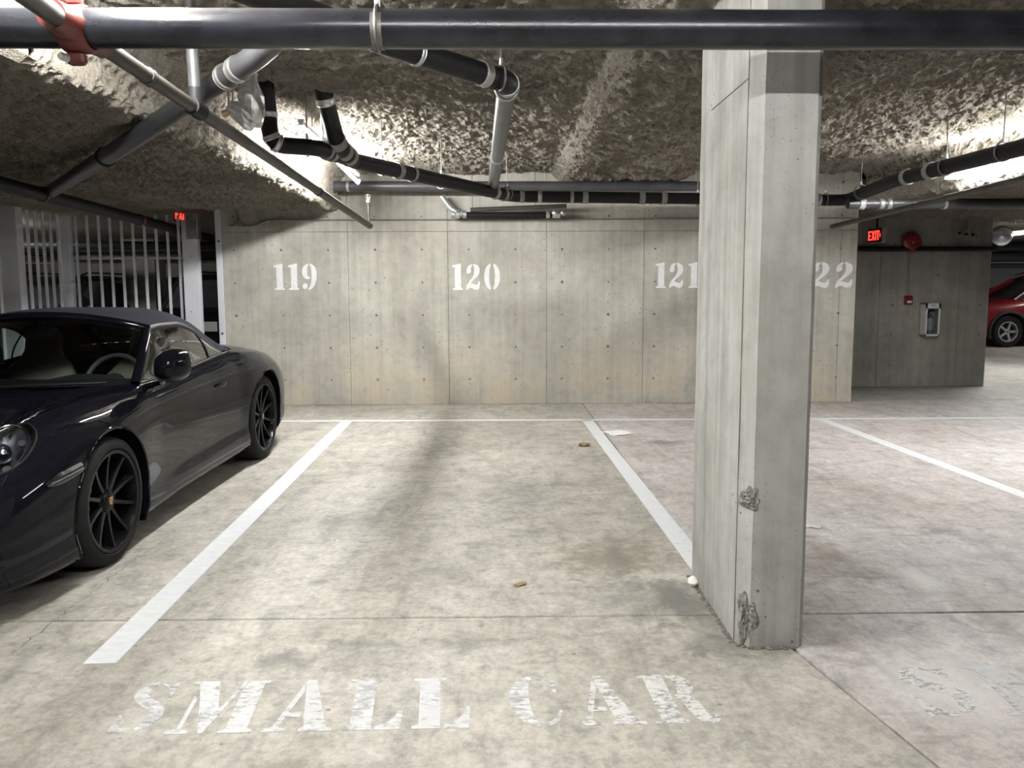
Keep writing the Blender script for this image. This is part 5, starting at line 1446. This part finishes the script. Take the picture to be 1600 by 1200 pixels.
ST[3.60] = [(0,1.15),(.40,1.15),(.72,1.14),(.88,1.10),(.925,.88),(.925,.60),(.91,.32),(.70,.24),(0,.24)]
ST[4.35] = [(0,1.12),(.40,1.12),(.68,1.11),(.82,1.07),(.88,.88),(.88,.60),(.86,.38),(.66,.30),(0,.30)]
ST[4.55] = [(0,1.05),(.36,1.05),(.60,1.04),(.72,1.00),(.78,.86),(.78,.62),(.76,.42),(.60,.34),(0,.34)]
def suv(loc, rotz, label, paint, plate=False, detail=True):
    root = thing('sport_utility_car', label, 'car', loc, None, rotz)
    xs = list(np.arange(0, 4.551, .035))+[4.55]; ts = list(np.linspace(0, 8, 61))
    S = Shell(ST, xs, ts); P0 = S.P.copy()
    arches = ((.95, .36, .43), (3.62, .36, .43)); mvs = []
    for (ax, az, ar) in arches:
        ins = lambda p: p[0] > .45 and (p[1]-ax)**2+(p[2]-az)**2 < ar*ar
        def proj(p):
            d = math.hypot(p[1]-ax, p[2]-az) or 1e-6; return np.array([p[0], ax+(p[1]-ax)*ar/d, az+(p[2]-az)*ar/d])
        _, mv = S.cut(ins, proj); mvs.append(mv)
    S.mesh(S.keep, lip=.03).build('body', paint, root, angle=45)
    for i in (0, -1):
        ring = list(P0[i]); full = [(p[0], p[1]-1, p[2]) for p in ring]+[(-p[0], p[1]-1, p[2]) for p in ring[::-1][1:-1]]
        MB().add(full, [tuple(range(len(full))) if i else tuple(range(len(full)-1, -1, -1))]).build('end_panel', paint, root, smooth=False)
    for (ax, az, ar) in arches:
        for sg in (1, -1):
            loops = [[(sg*(.925+o), ax-1+math.cos(a)*(ar+r), az+math.sin(a)*(ar+r)) for (o, r) in ((-.03,.06), (.012,.05), (.016,0), (-.05,-.005))] for a in np.linspace(-.35, PI+.35, 30)]
            MB().grid(loops).build('arch_cladding', MAT['clad'], root, fix=True)
            c = Vector((sg*.90, ax-1, .36)); d = Vector((sg, 0, 0))
            wh = MB().lathe([(-.22,.23),(-.22,.33),(-.19,.36),(-.03,.36),(0,.33),(.003,.28),(-.01,.235),(-.03,.23)], c, d, 36).build('wheel', MAT['rubber'], root)
            MB().lathe([(-.20,.22),(-.012,.24),(-.012,.21),(-.05,.20)], c, d, 30).build('rim', MAT['zinc'], wh)
            MB().lathe([(-.11,.001),(-.11,.20)], c, d, 24).build('brake_disc', MAT['black'], wh)
            for q in range(5):
                a = 2*PI*q/5; t = Vector((0, math.cos(a), math.sin(a))); s_ = Vector((0, -math.sin(a), math.cos(a)))
                MB().loft([[c+t*r+s_*w+d*(-.03), c+t*r-s_*w+d*(-.03), c+t*r-s_*w+d*(-.06), c+t*r+s_*w+d*(-.06)] for (r, w) in ((.02,.03), (.21,.022))]).build('spoke', MAT['zinc'], wh, smooth=False, fix=True)
            lw_ = [[(sg*yy, ax-1+math.cos(a)*(ar+.01), az+math.sin(a)*(ar+.01)) for a in np.linspace(-.3, PI+.3, 24)] for yy in (.5, .9)]
            MB().grid(lw_).build('wheel_well', MAT['clad'], root)
    # cabin: belt ring -> roof ring
    def ring(z, xf, xr, w, rx):
        pts = []
        for (x, y) in ((xf, w*.80), (xf+.10, w*.96), (xf+.5, w), ((xf+xr)/2, w), (xr-.4, w), (xr-.08, w*.94), (xr, w*.78)):
            pts.append((y, x-1, z))
        return pts+[(-p[0], p[1], p[2]) for p in pts[::-1]]
    b = ring(1.08, 1.18, 4.42, .86, 0); r1 = ring(1.56, 1.98, 4.12, .68, 0); r2 = ring(1.64, 2.20, 3.95, .58, 0); r3 = ring(1.67, 2.5, 3.7, .40, 0)
    cabm = MB().loft([b, r1]); 
    cabm.build('window_band', MAT['pale_glass'], root, angle=25)
    MB().loft([r1, r2, r3]).build('roof', paint, root, angle=50)
    def P(ring_a, ring_b, i, f): return Vector(ring_a[i]).lerp(Vector(ring_b[i]), f)
    for i in (0, 3, 5, 8, 10, 13):
        MB().tube([P(b, r1, i, 0), P(b, r1, i, .5), P(b, r1, i, 1)], .032, 8).build('pillar', paint if i in (0, 13) else MAT['clad'], root)
    for sg in (1, -1):
        MB().tube([(sg*.60, 1.1, 1.66), (sg*.60, 1.3, 1.71), (sg*.58, 2.7, 1.71), (sg*.56, 2.9, 1.66)], .018, 6).build('roof_rail', MAT['clad'], root)
        MB().sphere((sg*.99, .62, 1.10), .10, 12, 8, (1, .7, .75)).build('door_mirror', paint, root)
        MB().box((sg*.60, -.86+.02, .83), (.30, .30, .12), Matrix.Rotation(-sg*.45, 3, 'Z'), .03).build('headlamp', MAT['chrome'], root)
        MB().box((sg*.80, 3.46, .98), (.14, .16, .22), None, .03).build('tail_lamp', MAT['bell'], root)
    MB().box((0, -1.0, .62), (1.0, .06, .22), None, .02).build('grille', MAT['clad'], root)
    MB().box((0, 3.56, .80), (.33, .012, .16), None, .003).build('number_plate', MAT['white'], root, smooth=False)
    return root
rw = at_z(1572, 543)
suv((rw.x+.05, rw.y+.9, 0), math.radians(-88), 'dark red sport utility car with black wheel arches beyond the shaded wall', MAT['car_red'])
pl = at_y(337, 509, 12.6)
suv((pl.x-.15, 12.6+.02-3.57+.0+7.15, 0), math.radians(180), 'black sport utility car between the white fence post and the wall end', MAT['car_black'])
suv((-8.2, 13.0, 0), 1e-9, 'dark car parked beyond the white fence bars', MAT['car_black'])

# ------------------------------------------------------------------ things seen beyond the fence and past the shaded wall
cpx = at_y(228, 460, 15.5)
struct(MB().box((cpx.x, 15.5, 1.2), (.62, .5, 2.4)).build('column', MAT['wall_far'], smooth=False), 'plain grey pillar beyond the white fence')
run([(-13.5, 11.6, 2.12), (-3.6, 11.6, 2.05)], .06, 'drain_pipe', 'thick black pipe crossing behind the white fence', MAT['cast_iron'], sides=12)
run([(-13.5, 14.0, 2.10), (-3.0, 14.0, 2.10)], .05, 'drain_pipe', 'black pipe further back behind the white fence', MAT['cast_iron'], sides=12)
run([(-13.5, 16.5, 1.98), (-2.0, 16.5, 1.98)], .035, 'wall_pipe', 'pale pipe far behind the white fence', MAT['zinc'], sides=10)
struct(MB().box((-7.0, 22, 1.95), (12, .35, .45)).build('beam', MAT['wall_far'], smooth=False), 'concrete downstand far beyond the fence')
for (z, r_, lb) in ((2.14, .06, 'upper'), (1.96, .08, 'middle'), (1.80, .05, 'lower')):
    run([(6.6, 15.0, z), (17.5, 15.0, z-.02)], r_, 'drain_pipe', lb+' dark pipe of three crossing above the red car', MAT['cast_iron'], sides=12)
struct(MB().box((13.0, 24, 1.75), (9.5, .3, .85)).build('beam', MAT['white'], smooth=False), 'pale painted beam behind the red car')

# ------------------------------------------------------------------ litter
MAT['paper'] = plain('paper', (.80,.79,.77), .8, var=.05)
MAT['leaf'] = plain('dry_leaf', (.26,.18,.09), .85, var=.4, nscale=60)
def scrap(px_, py_, size, mat, label, name, cat, seed, tall=.4, n=7, squash=1.0, rot=0):
    rs = random.Random(seed); p = at_z(px_, py_); rows = []
    for i in range(n):
        row = []
        for k in range(n):
            a, b = (i/(n-1)-.5)*2, (k/(n-1)-.5)*2
            if mat is MAT['leaf']: a, b = a*math.sqrt(1-b*b/2), b*math.sqrt(1-a*a/2)
            e = 1+rs.uniform(-.18, .18); x = a*size*e; y = b*size*squash*(1+rs.uniform(-.18, .18))
            z = .003+size*tall*(rs.random()*(1.1-.5*(a*a+b*b))) 
            row.append((p.x+x*math.cos(rot)-y*math.sin(rot), p.y+x*math.sin(rot)+y*math.cos(rot), max(.002, z)))
        rows.append(row)
    o = MB().grid(rows).build(name, mat, smooth=False)
    sm = o.modifiers.new('thickness', 'SOLIDIFY'); sm.thickness = .0008
    return tag(o, label, cat)
scrap(965, 677, .12, MAT['paper'], 'flat scrap of white paper on the floor near the pillar bay line', 'paper_scrap', 'litter', 3, .10, 5, .9, .4)
scrap(913, 697, .055, MAT['leaf'], 'brown curled dry leaf lying on the bay line', 'dry_leaf', 'leaf', 5, .7, 7, .8, .3)
scrap(813, 914, .036, MAT['leaf'], 'small flat brown leaf in the empty bay', 'dry_leaf', 'leaf', 8, .15, 5, .55, .5)
scrap(1271, 824, .045, MAT['paper'], 'tiny white scrap on the pale floor past the pillar', 'paper_scrap', 'litter', 11, .3, 6, .5, -.4)
def paper_ball(px_, py_, r, label, seed):
    p = at_z(px_, py_); rs = random.Random(seed); mb = MB(); mb.sphere((0,0,0), r, 12, 8)
    mb.v = [(p.x+x*(1+rs.uniform(-.25,.25)), p.y+y*(1+rs.uniform(-.25,.25)), max(.001, r*.85+z*(1+rs.uniform(-.25,.2)))) for (x, y, z) in mb.v]
    return tag(mb.build('paper_ball', MAT['paper'], smooth=False), label, 'litter')
paper_ball(1083, 916, .026, 'crumpled white paper ball at the foot of the pillar', 4)
